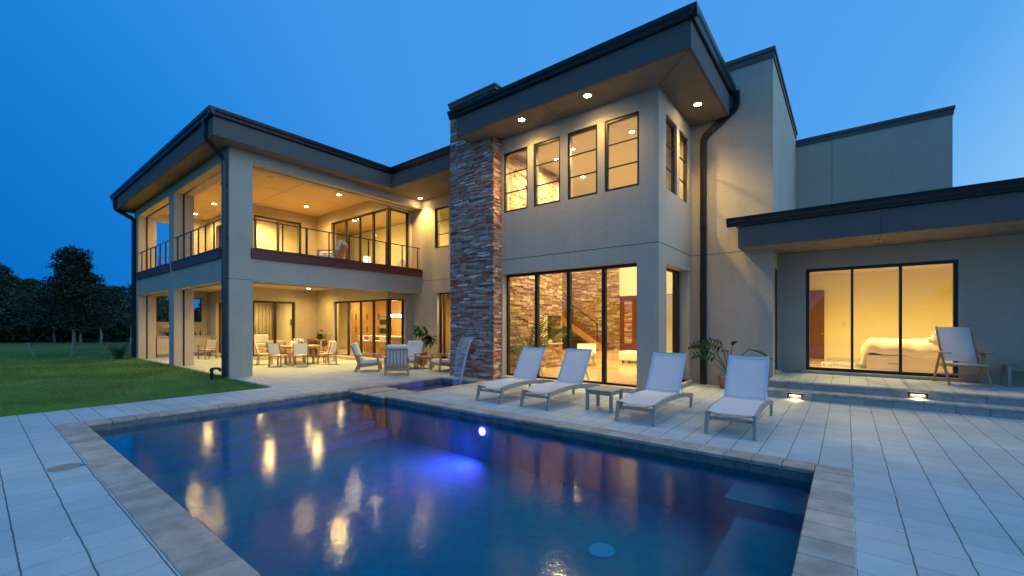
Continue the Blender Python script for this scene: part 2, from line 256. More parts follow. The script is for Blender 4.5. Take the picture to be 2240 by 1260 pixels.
# ------------------------------------------------------------------ mesh helpers
class MB:
    def __init__(s): s.v = []; s.f = []
    def add(s, vs, fs, M=None):
        b = len(s.v); s.v += [tuple(M @ Vector(v)) if M else tuple(v) for v in vs]; s.f += [tuple(i + b for i in f) for f in fs]; return s
    def box(s, x0, x1, y0, y1, z0, z1, M=None):
        if x1 < x0: x0, x1 = x1, x0
        if y1 < y0: y0, y1 = y1, y0
        if z1 < z0: z0, z1 = z1, z0
        return s.add([(x0, y0, z0), (x1, y0, z0), (x1, y1, z0), (x0, y1, z0), (x0, y0, z1), (x1, y0, z1), (x1, y1, z1), (x0, y1, z1)],
                     [(0, 3, 2, 1), (4, 5, 6, 7), (0, 1, 5, 4), (1, 2, 6, 5), (2, 3, 7, 6), (3, 0, 4, 7)], M)
    def ob(s, ax, P, u0, u1, n0, n1, z0, z1):      # box on a wall plane: n is the distance out of the wall
        return s.box(u0, u1, P - n1, P - n0, z0, z1) if ax == 'Y' else s.box(P + n0, P + n1, u0, u1, z0, z1)
    def bar(s, a, b, w, h, up=(0, 0, 1)):
        a, b = Vector(a), Vector(b); d = (b - a).normalized(); u = Vector(up)
        if abs(d.dot(u)) > .98: u = Vector((1, 0, 0))
        x = d.cross(u).normalized(); y = x.cross(d).normalized(); vs = []
        for p in (a, b):
            for i, j in ((-1, -1), (1, -1), (1, 1), (-1, 1)): vs.append(p + x * (i * w / 2) + y * (j * h / 2))
        return s.add(vs, [(3, 2, 1, 0), (4, 5, 6, 7), (0, 1, 5, 4), (1, 2, 6, 5), (2, 3, 7, 6), (3, 0, 4, 7)])
    def tube(s, pts, r, n=8, square=None):
        pts = [Vector(p) for p in pts]; rs = r if isinstance(r, (list, tuple)) else [r] * len(pts); vs = []; m = len(pts)
        prev = None
        for i, p in enumerate(pts):
            d = (pts[min(i + 1, m - 1)] - pts[max(i - 1, 0)]).normalized()
            if prev is None:
                u = Vector((0, 0, 1)) if abs(d.z) < .9 else Vector((1, 0, 0)); x = d.cross(u).normalized()
            else: x = (prev - d * prev.dot(d)).normalized()
            prev = x; y = d.cross(x)
            if square:
                for i_, j_ in ((-1, -1), (1, -1), (1, 1), (-1, 1)): vs.append(p + x * (i_ * square[0] / 2) + y * (j_ * square[1] / 2))
            else:
                for k in range(n):
                    a = 2 * math.pi * k / n; vs.append(p + x * (math.cos(a) * rs[i]) + y * (math.sin(a) * rs[i]))
        if square: n = 4
        fs = [(i * n + k, i * n + (k + 1) % n, (i + 1) * n + (k + 1) % n, (i + 1) * n + k) for i in range(m - 1) for k in range(n)]
        fs += [tuple(reversed(range(n))), tuple(range((m - 1) * n, m * n))]
        return s.add(vs, fs)
    def lathe(s, prof, c=(0, 0, 0), n=24, M=None, cap=True):
        vs = []; m = len(prof)
        for r, z in prof:
            for k in range(n): a = 2 * math.pi * k / n; vs.append((c[0] + r * math.cos(a), c[1] + r * math.sin(a), c[2] + z))
        fs = [(i * n + k, i * n + (k + 1) % n, (i + 1) * n + (k + 1) % n, (i + 1) * n + k) for i in range(m - 1) for k in range(n)]
        if cap: fs += [tuple(reversed(range(n))), tuple(range((m - 1) * n, m * n))]
        return s.add(vs, fs, M)
    def extr(s, prof, p0, p1, ax):     # profile (n, z) extruded along u from p0 to p1
        m = len(prof); vs = []
        P, side = ax
        for u in (p0, p1):
            for n_, z in prof:
                vs.append((u, P - n_, z) if side == 'Y' else ((P + n_, u, z) if side == 'X' else (P - n_, u, z)))
        fs = [(i, (i + 1) % m, m + (i + 1) % m, m + i) for i in range(m)] + [tuple(reversed(range(m))), tuple(range(m, 2 * m))]
        return s.add(vs, fs)
    def build(s, name, m, parent=None, bevel=0, seg=2, smooth=False, sub=0):
        me = bpy.data.meshes.new(name); me.from_pydata(s.v, [], s.f); me.update()
        if bevel or smooth or True:
            bm = bmesh.new(); bm.from_mesh(me); bmesh.ops.recalc_face_normals(bm, faces=bm.faces); bm.to_mesh(me); bm.free()
        me.materials.append(MAT[m]); o = bpy.data.objects.new(name, me); COL.objects.link(o)
        if parent: o.parent = parent
        if bevel:
            b = o.modifiers.new('bevel', 'BEVEL'); b.width = bevel; b.segments = seg; b.limit_method = 'ANGLE'
        if sub:
            q = o.modifiers.new('sub', 'SUBSURF'); q.levels = sub; q.render_levels = sub
        if smooth:
            me.polygons.foreach_set('use_smooth', [True] * len(me.polygons))
        return o
SPLIT = {'threshold', 'post', 'control_joint', 'muntin', 'mullion', 'cable', 'screen_track', 'gutter', 'fascia', 'soffit', 'parapet_cap', 'hem', 'hinge', 'knob', 'handle', 'drawer',
         'floor_beam', 'roof_beam', 'corner_post', 'porch_wall', 'tower_wall', 'hall_wall', 'room_wall', 'room_ceiling', 'room_floor', 'bedroom_inner_wall', 'pillow', 'sole', 'strap', 'piping',
         'hall_floor', 'hall_ceiling', 'roof', 'stone_wall', 'door_glass', 'leg', 'shelf', 'back_frame', 'support_bar', 'nosing', 'bar', 'railing', 'body'}
def build_split(self, name, m, parent=None, **k):
    n = len(self.v); par = list(range(n))
    def find(a):
        while par[a] != a: par[a] = par[par[a]]; a = par[a]
        return a
    for f in self.f:
        for q in f[1:]: par[find(q)] = find(f[0])
    isl = {}
    for i in range(n): isl.setdefault(find(i), []).append(i)
    keys = list(isl); A = np.array(self.v); bb = [(A[isl[q]].min(0) - .004, A[isl[q]].max(0) + .004) for q in keys]
    cp = list(range(len(keys)))
    def cf(a):
        while cp[a] != a: a = cp[a]
        return a
    for i in range(len(keys)):
        for j in range(i):
            if (bb[i][0] <= bb[j][1]).all() and (bb[j][0] <= bb[i][1]).all(): cp[cf(i)] = cf(j)
    root = {q: cf(i) for i, q in enumerate(keys)}; out_ = None
    for c in sorted({cf(i) for i in range(len(keys))}):
        fs = [f for f in self.f if root[find(f[0])] == c]; vs = sorted({q for f in fs for q in f}); ix = {q: i for i, q in enumerate(vs)}
        mb = MB(); mb.v = [self.v[q] for q in vs]; mb.f = [tuple(ix[q] for q in f) for f in fs]; o = mb._build(name, m, parent, **k); out_ = out_ or o
    return out_
MB._build = MB.build
def _b(self, name, m, parent=None, **k): return build_split(self, name, m, parent, **k) if name in SPLIT and 1 < len(self.f) < 900 else self._build(name, m, parent, **k)
MB.build = _b
def tag(o, label=None, cat=None, group=None, kind=None):
    if label: o['label'] = label
    if cat: o['category'] = cat
    if group: o['group'] = group
    if kind: o['kind'] = kind
    return o
def thing(name, label, cat, loc=(0, 0, 0), rz=0, group=None):
    o = bpy.data.objects.new(name, None); o.empty_display_size = .1; COL.objects.link(o); o.location = loc; o.rotation_euler = (0, 0, rz)
    return tag(o, label, cat, group)
def copy_tree(o, parent=None):
    c = o.copy(); COL.objects.link(c)
    if parent: c.parent = parent
    for ch in list(o.children): copy_tree(ch, c)
    return c
def place(src, loc, rz, label, cat=None, group=None, first=set()):
    o = src if src.name not in first else copy_tree(src)
    first.add(src.name); o.location = loc; o.rotation_euler = (0, 0, rz); tag(o, label, cat, group); return o
def struct(o, label=None): o['kind'] = 'structure'; (label and o.__setitem__('label', label)); return o
def leaf_mesh(P, Nn, size, name, m, parent, asp=.55, seed=0):
    rg = np.random.default_rng(seed); n = len(P)
    a = rg.normal(size=(n, 3)); a /= np.linalg.norm(a, axis=1)[:, None]
    b = np.cross(a, rg.normal(size=(n, 3))); b /= np.linalg.norm(b, axis=1)[:, None]
    s = (size * rg.uniform(.6, 1.4, n))[:, None]
    q = np.stack([P - a * s, P + b * s * asp, P + a * s, P - b * s * asp], 1).reshape(-1, 3)
    me = bpy.data.meshes.new(name); me.vertices.add(4 * n); me.vertices.foreach_set('co', q.astype('f4').ravel())
    me.loops.add(4 * n); me.loops.foreach_set('vertex_index', np.arange(4 * n, dtype='i4')); me.polygons.add(n)
    me.polygons.foreach_set('loop_start', np.arange(0, 4 * n, 4, dtype='i4')); me.update(calc_edges=True); me.materials.append(MAT[m])
    o = bpy.data.objects.new(name, me); COL.objects.link(o)
    if parent: o.parent = parent
    return o
def lamp(parent, loc, energy, kind='SPOT', size=R(120), blend=.8, radius=.04, color=WARM, rot=(0, 0, 0)):
    l = bpy.data.lights.new('bulb', kind); l.energy = energy; l.color = color; l.shadow_soft_size = radius
    if kind == 'SPOT': l.spot_size = size; l.spot_blend = blend
    o = bpy.data.objects.new('bulb', l); COL.objects.link(o); o.parent = parent; o.location = loc; o.rotation_euler = rot
    return o

# ================================================================== ground, deck, pool
PX0, PX1, PY0, PY1 = -8.98, -.244, 1.063, 5.34
SX1, SY1 = -7.47, 8.20
b = MB()
def sheet(b, x0, x1, y0, y1, z): b.add([(x0, y0, z), (x1, y0, z), (x1, y1, z), (x0, y1, z)], [(0, 1, 2, 3)])
for r in ((.05, 9, -9, 10.17), (-10.75, .05, -9, .776), (-1.33, 8, 10.165, 10.24), (-10.75, -9.27, .776, 5.63), (-24.5, -10.75, 4.46, 11.3), (-10.75, -9.27, 5.63, 11.3),
          (-7.18, .05, 5.63, 8.92), (-9.27, -7.18, 8.49, 8.92), (-3.098, .05, 8.92, 10.17), (-3.098, -1.33, 10.17, 11.34)): sheet(b, *r, 0)
struct(b.build('patio', 'paving'))
b = MB()
for r in ((-350, 350, -350, -9), (-350, -10.75, -9, 4.46), (-350, -24.5, 4.46, 12), (9, 350, -9, 12), (-350, 350, 12, 350)): sheet(b, *r, -.03)
struct(b.build('lawn', 'lawn_soil'))
b = MB()
for r in ((PX0 - .33, PX1 + .33, .74, PY0), (PX0 - .33, PX0, PY0, 8.6), (PX1, PX1 + .33, PY0, PY1 + .33), (SX1, PX1, PY1, PY1 + .33), (SX1, SX1 + .33, PY1 + .33, 8.6), (PX0, SX1, SY1, 8.6)): sheet(b, *r, -.042)
struct(b.build('coping_bed', 'joint'))
# coping stones
b = MB(); T = .2865
def coprun(b, x0, x1, y0, y1, along, nose):
    L = (x1 - x0) if along == 'x' else (y1 - y0); n = max(1, round(L / T)); d = L / n
    for i in range(n):
        g = .0015; a0 = i * d + g; a1 = (i + 1) * d - g
        if along == 'x': X0, X1, Y0, Y1 = x0 + a0, x0 + a1, y0, y1
        else: X0, X1, Y0, Y1 = x0, x1, y0 + a0, y0 + a1
        dz = rnd.uniform(-.0015, .0015)
        b.box(X0, X1, Y0, Y1, -.045, .004 + dz)
coprun(b, PX0 - .29, PX1 + .294, .776, PY0 + .015, 'x', 0)
coprun(b, PX0 - .29, PX0 + .015, PY0 + .018, SY1, 'y', 0)
coprun(b, PX1 - .015, PX1 + .294, PY0 + .018, PY1 + .29, 'y', 0)
coprun(b, SX1 + .015, PX1 - .018, PY1 - .015, PY1 + .29, 'x', 0)
coprun(b, SX1 - .015, SX1 + .29, PY1 + .293, SY1, 'y', 0)
b.box(SX1 - .015, SX1 + .012, PY1 - .015, PY1 + .29, -.045, .004)
coprun(b, PX0 - .29, SX1 + .29, SY1 + .003, 8.49, 'x', 0)
struct(b.build('pool_coping', 'coping_stone', bevel=.012, seg=3))
# shell
b = MB(); zf, z0 = -.80, -.045
def wall(b, x0, y0, x1, y1, za, zb): b.add([(x0, y0, za), (x1, y1, za), (x1, y1, zb), (x0, y0, zb)], [(0, 1, 2, 3)])
wall(b, PX0, PY0, PX1, PY0, zf, z0); wall(b, PX1, PY0, PX1, PY1, zf, z0); wall(b, PX1, PY1, SX1, PY1, zf, z0); wall(b, PX0, PY0, PX0, PY1, zf, z0)
sheet(b, PX0, PX1, PY0, PY1, zf)
for i, z in enumerate((-.24, -.38, -.52, -.66)): b.box(PX0 + .001 + .40 * i, PX0 + .40 * (i + 1), PY0 + .002, PY1 - .002, zf + .002, z)       # entry steps on the left
b.box(PX1 - .62, PX1 - .002, PY0 + .003, 4.78, zf + .003, -.42); b.box(PX1 - .75, PX1 - .004, 4.785, PY1 - .003, zf + .004, -.28)       # bench on the right
struct(b.build('pool_basin', 'pool_plaster'))
b = MB(); zs = -.70
wall(b, PX0, PY1, PX0, SY1, zs, z0); wall(b, SX1, PY1, SX1, SY1, zs, z0); wall(b, PX0, SY1, SX1, SY1, zs, z0); sheet(b, PX0, SX1, PY1, SY1, zs); wall(b, PX0, PY1, SX1, PY1, zf, zs)
struct(b.build('spa_basin', 'spa_plaster'))
b = MB()
def tiles(b, x0, y0, x1, y1, nx, ny):
    L = math.hypot(x1 - x0, y1 - y0); n = round(L / .15)
    for i in range(n):
        a, c = (i + .03) / n, (i + .97) / n
        p = [(x0 + (x1 - x0) * q, y0 + (y1 - y0) * q) for q in (a, c)]
        b.box(min(p[0][0], p[1][0], p[0][0] + nx * .006), max(p[0][0], p[1][0], p[0][0] + nx * .006), min(p[0][1], p[1][1], p[0][1] + ny * .006), max(p[0][1], p[1][1], p[0][1] + ny * .006), -.21, -.048)
tiles(b, PX0, PY0, PX0, SY1, 1, 0); tiles(b, SX1, PY1, PX1, PY1, 0, -1); tiles(b, PX1, PY0, PX1, PY1, -1, 0); tiles(b, SX1, PY1, SX1, SY1, -1, 0); tiles(b, PX0, SY1, SX1, SY1, 0, -1); tiles(b, PX0, PY0, PX1, PY0, 0, 1)
struct(b.build('waterline_tiles', 'waterline_tile'))
b = MB(); sheet(b, PX0, PX1, PY0, PY1, -.13); sheet(b, PX0, SX1, PY1, SY1, -.13)
struct(b.build('pool_water', 'water'))
for i, (x0, x1, lb) in enumerate(((-8.72, -8.18, 'travertine stepping slab nearer the left coping, crossing the channel to the spa'), (-8.03, -7.53, 'travertine stepping slab beside the lounger side coping at the spa channel'))):
    t = thing('stepping_slab', lb, 'stepping stone', (x0, 5.23, -.75), 0, 'stepping slabs between pool and spa')
    MB().box(0, x1 - x0, 0, .91, .705, .754).build('slab', 'coping_stone', t, bevel=.012, seg=3)
    MB().box(.04, x1 - x0 - .04, .03, .88, -.04, .704).build('pedestal', 'waterline_tile', t)
# terrace and steps
b = MB(); sheet(b, -1.30, 8, 10.45, 12.454, .33); struct(b.build('terrace', 'paving'))
b = MB()
def brickrun(b, x0, x1, y, z0, z1, L=.39):
    x = x0; i = 0
    while x < x1: b.box(x + .003, min(x + L, x1) - .003, y, y + .05, z0, z1); x += L
brickrun(b, -1.29, 8, 10.20, 0, .115); brickrun(b, -1.29, 8, 10.46, .17, .28)
b.box(-1.288, 8, 10.252, 10.459, 0, .11); b.box(-1.288, 8, 10.512, 11.3, 0, .275)
struct(b.build('terrace_steps', 'step_brick'))
b = MB(); x = -1.30
while x < 8:
    for (y, z, w) in ((10.165, .172, .29), (10.425, .33, .14)):
        pr = [(-w, z - .002), (-w, z - .05), (-.02, z - .055), (0, z - .04), (0, z - .015), (-.02, z)]
        b.extr([(n, q) for n, q in pr], x + .002, x + .128, (y, 'Y'))
    x += .131
struct(b.build('step_nosing', 'nose_brick'))

# ================================================================== the house
H = thing('house', 'two storey stucco house with dark eaves and a stone chimney behind the pool', 'house')
def P(b, name, m, **k): return b.build(name, m, H, **k)
def wallrect(b, ax, Pl, th, u0, u1, z0, z1, holes=()):
    us = sorted({u0, u1, *[h[0] for h in holes], *[h[1] for h in holes]}); us = [u for u in us if u0 <= u <= u1]
    for a, c in zip(us, us[1:]):
        mid = (a + c) / 2; hs = sorted([(h[2], h[3]) for h in holes if h[0] <= mid <= h[1]]); z = z0
        for h0, h1 in hs:
            if h0 > z: b.ob(ax, Pl, a, c, -th, 0, z, h0)
            z = h1
        if z < z1: b.ob(ax, Pl, a, c, -th, 0, z, z1)
ST = 'stucco'
XL, YL, TC = -13.5, 4.46, .59
# --- left wing columns and beams
P(MB().box(XL - TC, XL, YL, YL + TC, -.05, 6.7), 'column', ST)
P(MB().box(-19.32, -18.72, YL, YL + TC, -.05, 6.7), 'column', ST)
P(MB().box(-24.55, -23.87, YL, YL + TC, -.05, 6.7), 'column', ST)
b = MB(); b.box(XL - TC, XL, YL + TC, 11.27, 2.73, 3.56)
b.box(-18.72, XL - TC, YL, YL + TC, 2.73, 3.56); b.box(-23.87, -19.32, YL, YL + TC, 2.73, 3.56); P(b, 'floor_beam', ST)
b = MB(); b.box(XL - TC, XL, YL + TC, 11.27, 6.15, 6.7)
b.box(-18.72, XL - TC, YL, YL + TC, 6.15, 6.7); b.box(-23.87, -19.32, YL, YL + TC, 6.15, 6.7); P(b, 'roof_beam', ST)
# screen tracks in the column reveals and beam soffits
b = MB()
for x in (-18.72, -23.87):
    for z0_, z1_ in ((0, 2.73), (3.7, 6.15)): b.box(x, x + .012, 4.72, 4.77, z0_, z1_)
for x0_, x1_ in ((-18.70, -14.09), (-23.85, -19.33)):
    for z in (2.73, 6.15): b.box(x0_, x1_, 4.72, 4.77, z - .012, z)
b.box(-13.82, -13.77, 5.05, 11.26, 2.718, 2.73); b.box(-13.82, -13.77, 5.05, 11.26, 6.138, 6.15); P(b, 'screen_track', 'dark_metal')
# mahogany belt boards
def belt(u0, u1, ax, Pl):
    b = MB(); L = u1 - u0
    for k, (z0_, z1_) in enumerate(((3.40, 3.515), (3.518, 3.655))):
        u = u0; cuts = [u0, u0 + L * (.27 if k == 0 else .62), u1]
        for a, c in zip(cuts, cuts[1:]): b.ob(ax, Pl, a + .001, c - .001, -.1, .06, z0_, z1_)
    b.ob(ax, Pl, u0, u1, -.1, .075, 3.657, 3.69)
    P(b, 'belt_board', 'band_wood')
belt(5.0, 11.26, 'X', XL); belt(-24.0, -19.22, 'Y', YL); belt(-18.80, -14.10, 'Y', YL)
# control joints
b = MB()
b.ob('X', XL, YL, 5.05, 0, .002, 2.765, 2.777); b.ob('Y', YL, -14.09, XL, 0, .002, 2.765, 2.777)
b.ob('Y', 8.92, -7.37, -3.098, 0, .002, 3.225, 3.237); b.ob('X', -3.098, 8.918, 11.34, 0, .002, 3.225, 3.237); b.ob('Y', 11.34, -3.096, -1.32, 0, .002, 3.225, 3.237)
b.ob('Y', 11.27, -13.5, -9.02, 0, .002, 3.225, 3.237); b.ob('Y', 16.85, -.37, -.36, 0, .002, 4, 7.33)
b.ob('Y', 8.03, -5.445, -5.435, 0, .002, 6.5, 7.0); b.ob('Y', 10.72, .515, .525, 0, .002, 3.22, 3.69); b.ob('Y', 3.92, -18.0, -17.99, 0, .002, 6.45, 6.95); b.ob('X', -12.99, 6.995, 7.005, 0, .002, 6.45, 6.95)
for p, q in (((-3.098, 8.92), (-2.21, 8.03)), ((-5.44, 8.92), (-5.44, 8.09))): b.bar((*p, 6.499), (*q, 6.499), .012, .004)
b.bar((.52, 12.45, 3.219), (.52, 10.78, 3.219), .012, .004); b.bar((-14.1, 7.4, 6.549), (-19.6, 7.4, 6.549), .01, .004); b.bar((-16.9, 5.1, 6.549), (-16.9, 10.0, 6.549), .01, .004); b.bar((-11.0, 9.52, 6.449), (-11.0, 11.26, 6.449), .012, .004)
P(b, 'control_joint', 'joint')
for (x, y) in ((-13.67, 4.38), (-24.3, 4.38), (-2.80, 11.27)):
    for z in (.6, 2.2, 3.9, 5.4): P(MB().box(x - .075, x + .075, y - .07, y + .075, z, z + .022), 'downspout_strap', 'dark_metal')
# west wall, inner walls
b = MB(); wallrect(b, 'X', -24.50, .15, YL + TC, 14, -.05, 6.7, [(5.2, 6.92, 1.60, 2.75), (5.2, 6.6, 3.69, 6.13)])
wallrect(b, 'Y', 7.14, .25, -24.5, -19.88, 0, 3.05, [(-23.30, -21.3, .14, 2.5)]); wallrect(b, 'Y', 7.14, .25, -24.5, -19.88, 3.56, 6.6, [(-23.30, -21.3, 3.68, 6.1)])
wallrect(b, 'X', -19.63, .25, 7.14, 10.08, 0, 3.05, [(7.35, 9.1, .14, 2.5)]); wallrect(b, 'X', -19.63, .25, 7.14, 10.08, 3.56, 6.6, [(7.40, 9.39, 3.70, 6.13)])
wallrect(b, 'Y', 10.08, .25, -19.88, -14.11, 0, 3.05, [(-18.14, -14.11, .14, 2.5)]); wallrect(b, 'Y', 10.08, .25, -19.88, -14.11, 3.56, 6.6, [(-18.32, -14.11, 3.70, 6.08)])
wallrect(b, 'X', -14.11, .25, 10.33, 11.27, 0, 3.05, [(10.33, 10.93, .14, 2.5)]); wallrect(b, 'X', -14.11, .25, 10.33, 11.27, 3.56, 6.6, [(10.33, 11.15, 3.70, 6.08)])
P(b, 'porch_wall', ST)
b = MB(); wallrect(b, 'Y', 11.27, .25, -14.30, -9.0, -.05, 6.7, [(-12.71, -11.92, 4.47, 6.04), (-12.57, -10.9, .1, 2.72)]); P(b, 'link_wall', ST)
b = MB(); b.box(-24.5, XL - TC, YL + TC, 13.5, 3.05, 3.56); P(b, 'balcony_floor', 'ceiling_plaster')
b = MB(); b.box(-24.5, XL - TC, YL + TC, 13.5, 6.55, 6.62); P(b, 'balcony_ceiling', 'ceiling_plaster')
b = MB(); b.box(-24.5, -14.1, 5.05, 7.1, 3.562, 3.575); P(b, 'balcony_decking', 'interior_wall')  # hidden floor skin, coloured pale to bounce light onto the ceiling
# sills / thresholds
b = MB()
b.box(-18.25, -14.02, 9.90, 10.08, 0, .12); b.box(-14.10, -13.85, 10.08, 11.0, 0, .119); b.box(-19.62, -19.42, 7.25, 9.2, 0, .12); b.box(-23.4, -21.2, 6.95, 7.13, 0, .12)
b.box(-7.47, -7.334, 8.87, 8.918, 0, .1); b.box(-7.333, -3.576, 8.87, 9.2, 0, .101); b.box(-3.3, -3.03, 9.42, 11.13, 0, .1)
b.box(-.86, 1.86, 12.36, 12.47, .33, .40); b.box(-1.36, -1.26, 11.6, 12.40, .33, .40); b.box(-12.56, -10.95, 11.2, 11.5, 0, .1)
P(b, 'threshold', 'sill_stone', bevel=.006)
# --- tall living block
b = MB(); wallrect(b, 'Y', 8.92, .25, -7.6, -3.098, -.05, 6.7, [(-7.333, -3.575, .1, 2.85), (-7.30, -6.50, 4.50, 6.11), (-6.31, -5.51, 4.50, 6.11), (-5.31, -4.51, 4.50, 6.11), (-4.33, -3.52, 4.50, 6.11)])
wallrect(b, 'X', -3.098, .25, 9.17, 11.34, -.05, 6.7, [(9.413, 11.135, .1, 2.83), (9.37, 10.147, 4.47, 6.10), (10.33, 11.09, 4.47, 6.10)])
P(b, 'living_wall', ST)
# --- tower, rear block, bedroom wing
b = MB(); b.box(-9, -1.323, 11.34, 11.6, 6.7, 7.6); b.box(-3.1, -1.323, 11.34, 11.6, -.05, 6.7); wallrect(b, 'X', -1.323, .25, 11.6, 16.85, 3.25, 7.6); wallrect(b, 'X', -1.323, .25, 11.6, 12.454, -.05, 3.25, [(11.65, 12.33, .33, 2.83)])
wallrect(b, 'X', -1.323, .2, 12.7, 18.2, .1, 3.25)
P(b, 'tower_wall', ST)
b = MB(); b.box(-1.57, 2.312, 16.85, 20, 3.2, 7.33); P(b, 'rear_wall', ST)
b = MB(); wallrect(b, 'Y', 12.454, .25, -1.323, 8, 0, 3.3, [(-.773, 1.79, .40, 2.82)]); P(b, 'bedroom_wall', ST)
# parapet caps
def cap(b, x0, x1, y0, y1, z0_, z1_, o=.05):
    b.box(x0 - o * .5, x1 + o * .5, y0 - o * .5, y1 + o * .5, z0_, z0_ + (z1_ - z0_) * .62); b.box(x0 - o, x1 + o, y0 - o, y1 + o, z0_ + (z1_ - z0_) * .62, z1_)
b = MB(); cap(b, -9, -1.323, 11.34, 16.85, 7.6, 7.83); cap(b, -1.5, 2.312, 16.85, 20, 7.33, 7.55); P(b, 'parapet_cap', 'stucco_dark')
# --- stone clad chimney
def ledger(b, ax, Pl, u0, u1, z0_, z1_, holes=(), seed=1, hmin=.035, hmax=.062, back=.03):
    r = random.Random(seed); z = z0_
    while z < z1_ - .01:
        h = min(r.uniform(hmin, hmax), z1_ - z); u = u0 - r.uniform(0, .2)
        while u < u1:
            L = r.uniform(.12, .46); a, c = max(u, u0), min(u + L, u1); u += L
            if c - a < .015: continue
            zc = z + h / 2
            if any(h_[0] < (a + c) / 2 < h_[1] and h_[2] < zc < h_[3] for h_ in holes): continue
            b.ob(ax, Pl, a + .001, c - .001, -back, r.choice((.0, .006, .012, .018, .026)) + r.uniform(0, .004), z + .001, z + h - .001)
        z += h
b = MB(); ledger(b, 'Y', 8.61, -9.02, -7.38, 0, 7.72, seed=3, hmin=.026, hmax=.048); ledger(b, 'X', -7.39, 8.61, 8.918, 0, 6.5, seed=4, hmin=.026, hmax=.048); ledger(b, 'X', -7.39, 8.61, 11.0, 7.06, 7.72, seed=5, hmin=.026, hmax=.048)
b2 = MB(); b2.box(-9.0, -7.40, 8.62, 9.0, -.02, 7.72); b2.box(-9.0, -7.95, 9.0, 11.3, -.02, 7.72); b2.box(-7.95, -7.40, 9.0, 11.0, 6.55, 7.72); P(b2, 'chimney_core', 'joint')
chim = P(b, 'chimney', 'ledger_stone')
b = MB()
ledger(b, 'Y', 8.61, -9.02, -9.0, 0, .01); b.v = []; b.f = []
r_ = random.Random(8); z = 0
while z < 7.7:                                   # left edge of the chimney
    h = r_.uniform(.035, .062); b.box(-9.02 - r_.uniform(.004, .03), -8.98, 8.60, 8.6 + r_.uniform(.2, .4), z, z + h - .002); b.box(-9.02 - r_.uniform(.004, .025), -8.98, 9.01, 11.26, z, z + h - .002); z += h
b.build('chimney_edge_stone', 'ledger_stone', chim)
b = MB(); cap(b, -9.03, -7.31, 8.57, 11.0, 7.72, 7.86, .04); b.build('chimney_cap', 'stucco_dark', chim)
# --- roofs, fascias, soffits, gutters
DK = 'stucco_dark'
b = MB()
b.box(-25.05, -13.05, 3.98, YL, 6.45, 6.50); b.box(XL, -13.05, YL, 9.51, 6.45, 6.50); b.box(XL, -9.02, 9.51, 11.27, 6.45, 6.50); b.box(-25.05, -24.65, YL, 14, 6.45, 6.50)
b.box(-8.13, -2.267, 8.09, 8.61, 6.5, 6.55); b.box(-7.38, -2.267, 8.61, 8.92, 6.5, 6.55); b.box(-3.098, -2.267, 8.92, 11.34, 6.5, 6.55); b.box(-8.13, -7.9, 8.611, 8.62, 6.5, 6.55)
b.box(-1.87, 8, 10.78, 11.34, 3.22, 3.27); b.box(-1.323, 8, 11.34, 12.454, 3.22, 3.27)
P(b, 'soffit', 'soffit')
b = MB()
b.box(-25.05, -12.99, 3.92, 3.98, 6.45, 6.95); b.box(-13.05, -12.99, 3.98, 9.45, 6.45, 6.95); b.box(-13.05, -9.02, 9.45, 9.51, 6.45, 6.95); b.box(-25.11, -25.05, 3.92, 14, 6.45, 6.95)
b.box(-8.19, -2.207, 8.03, 8.09, 6.5, 7.0); b.box(-2.267, -2.207, 8.09, 11.34, 6.5, 7.0); b.box(-8.19, -8.13, 8.09, 8.60, 6.5, 7.0)
b.box(-1.93, 8, 10.72, 10.78, 3.22, 3.69); b.box(-1.93, -1.87, 10.78, 11.34, 3.22, 3.69)
P(b, 'fascia', DK)
b = MB(); b.box(-25.0, -13.0, 3.95, 14, 6.96, 7.0); b.box(-13.0, -9.02, 9.48, 14, 6.96, 7.0); b.box(-8.15, -2.24, 8.06, 11.34, 7.02, 7.06); b.box(-1.9, 8, 10.75, 11.34, 3.72, 3.76); b.box(-1.32, 8, 11.34, 16.85, 3.72, 3.76)
P(b, 'roof', DK)
def gprof(z, o=.13, h=.19): return [(0, z), (.055, z), (.075, z + .03), (.08, z + .07), (o - .012, z + .12), (o, z + h), (o - .01, z + h), (0, z + h - .004)]
b = MB()
b.extr(gprof(6.94), -25.5, -12.86, (3.92, 'Y')); b.extr(gprof(6.94), 3.79, 9.33, (-12.99, 'X')); b.extr(gprof(6.94), -12.99, -9.06, (9.45, 'Y')); b.extr(gprof(6.94), 3.9, 14, (-25.11, 'W'))
b.extr(gprof(7.0), -8.42, -2.077, (8.03, 'Y')); b.extr(gprof(7.0), 7.90, 11.7, (-2.207, 'X')); b.extr(gprof(7.0), 8.0, 8.58, (-8.19, 'W'))
b.extr(gprof(3.70), -2.15, 8, (10.72, 'Y')); b.extr(gprof(3.70), 10.7, 11.33, (-1.93, 'W'))
P(b, 'gutter', 'dark_metal')
# downspouts
def spout(pts, sq): P(MB().tube(pts, 0, square=sq), 'downspout', 'dark_metal', bevel=.012)
def curve(pts, n=5):
    out_ = [Vector(pts[0])]
    for i in range(1, len(pts) - 1):
        a, p, c = Vector(pts[i - 1]), Vector(pts[i]), Vector(pts[i + 1]); r = min(.14, (p - a).length * .45, (c - p).length * .45)
        s_, e_ = p + (a - p).normalized() * r, p + (c - p).normalized() * r
        for k in range(n + 1):
            t = k / n; out_.append(s_.lerp(p, t).lerp(p.lerp(e_, t), t))
    return out_ + [Vector(pts[-1])]
spout(curve([(-13.45, 3.86, 6.95), (-13.45, 3.86, 6.50), (-13.67, 4.38, 6.12), (-13.67, 4.38, -.02)]), (.095, .115))
spout(curve([(-24.9, 3.86, 6.95), (-24.9, 3.86, 6.50), (-24.3, 4.38, 6.05), (-24.3, 4.38, -.02)]), (.1, .16))
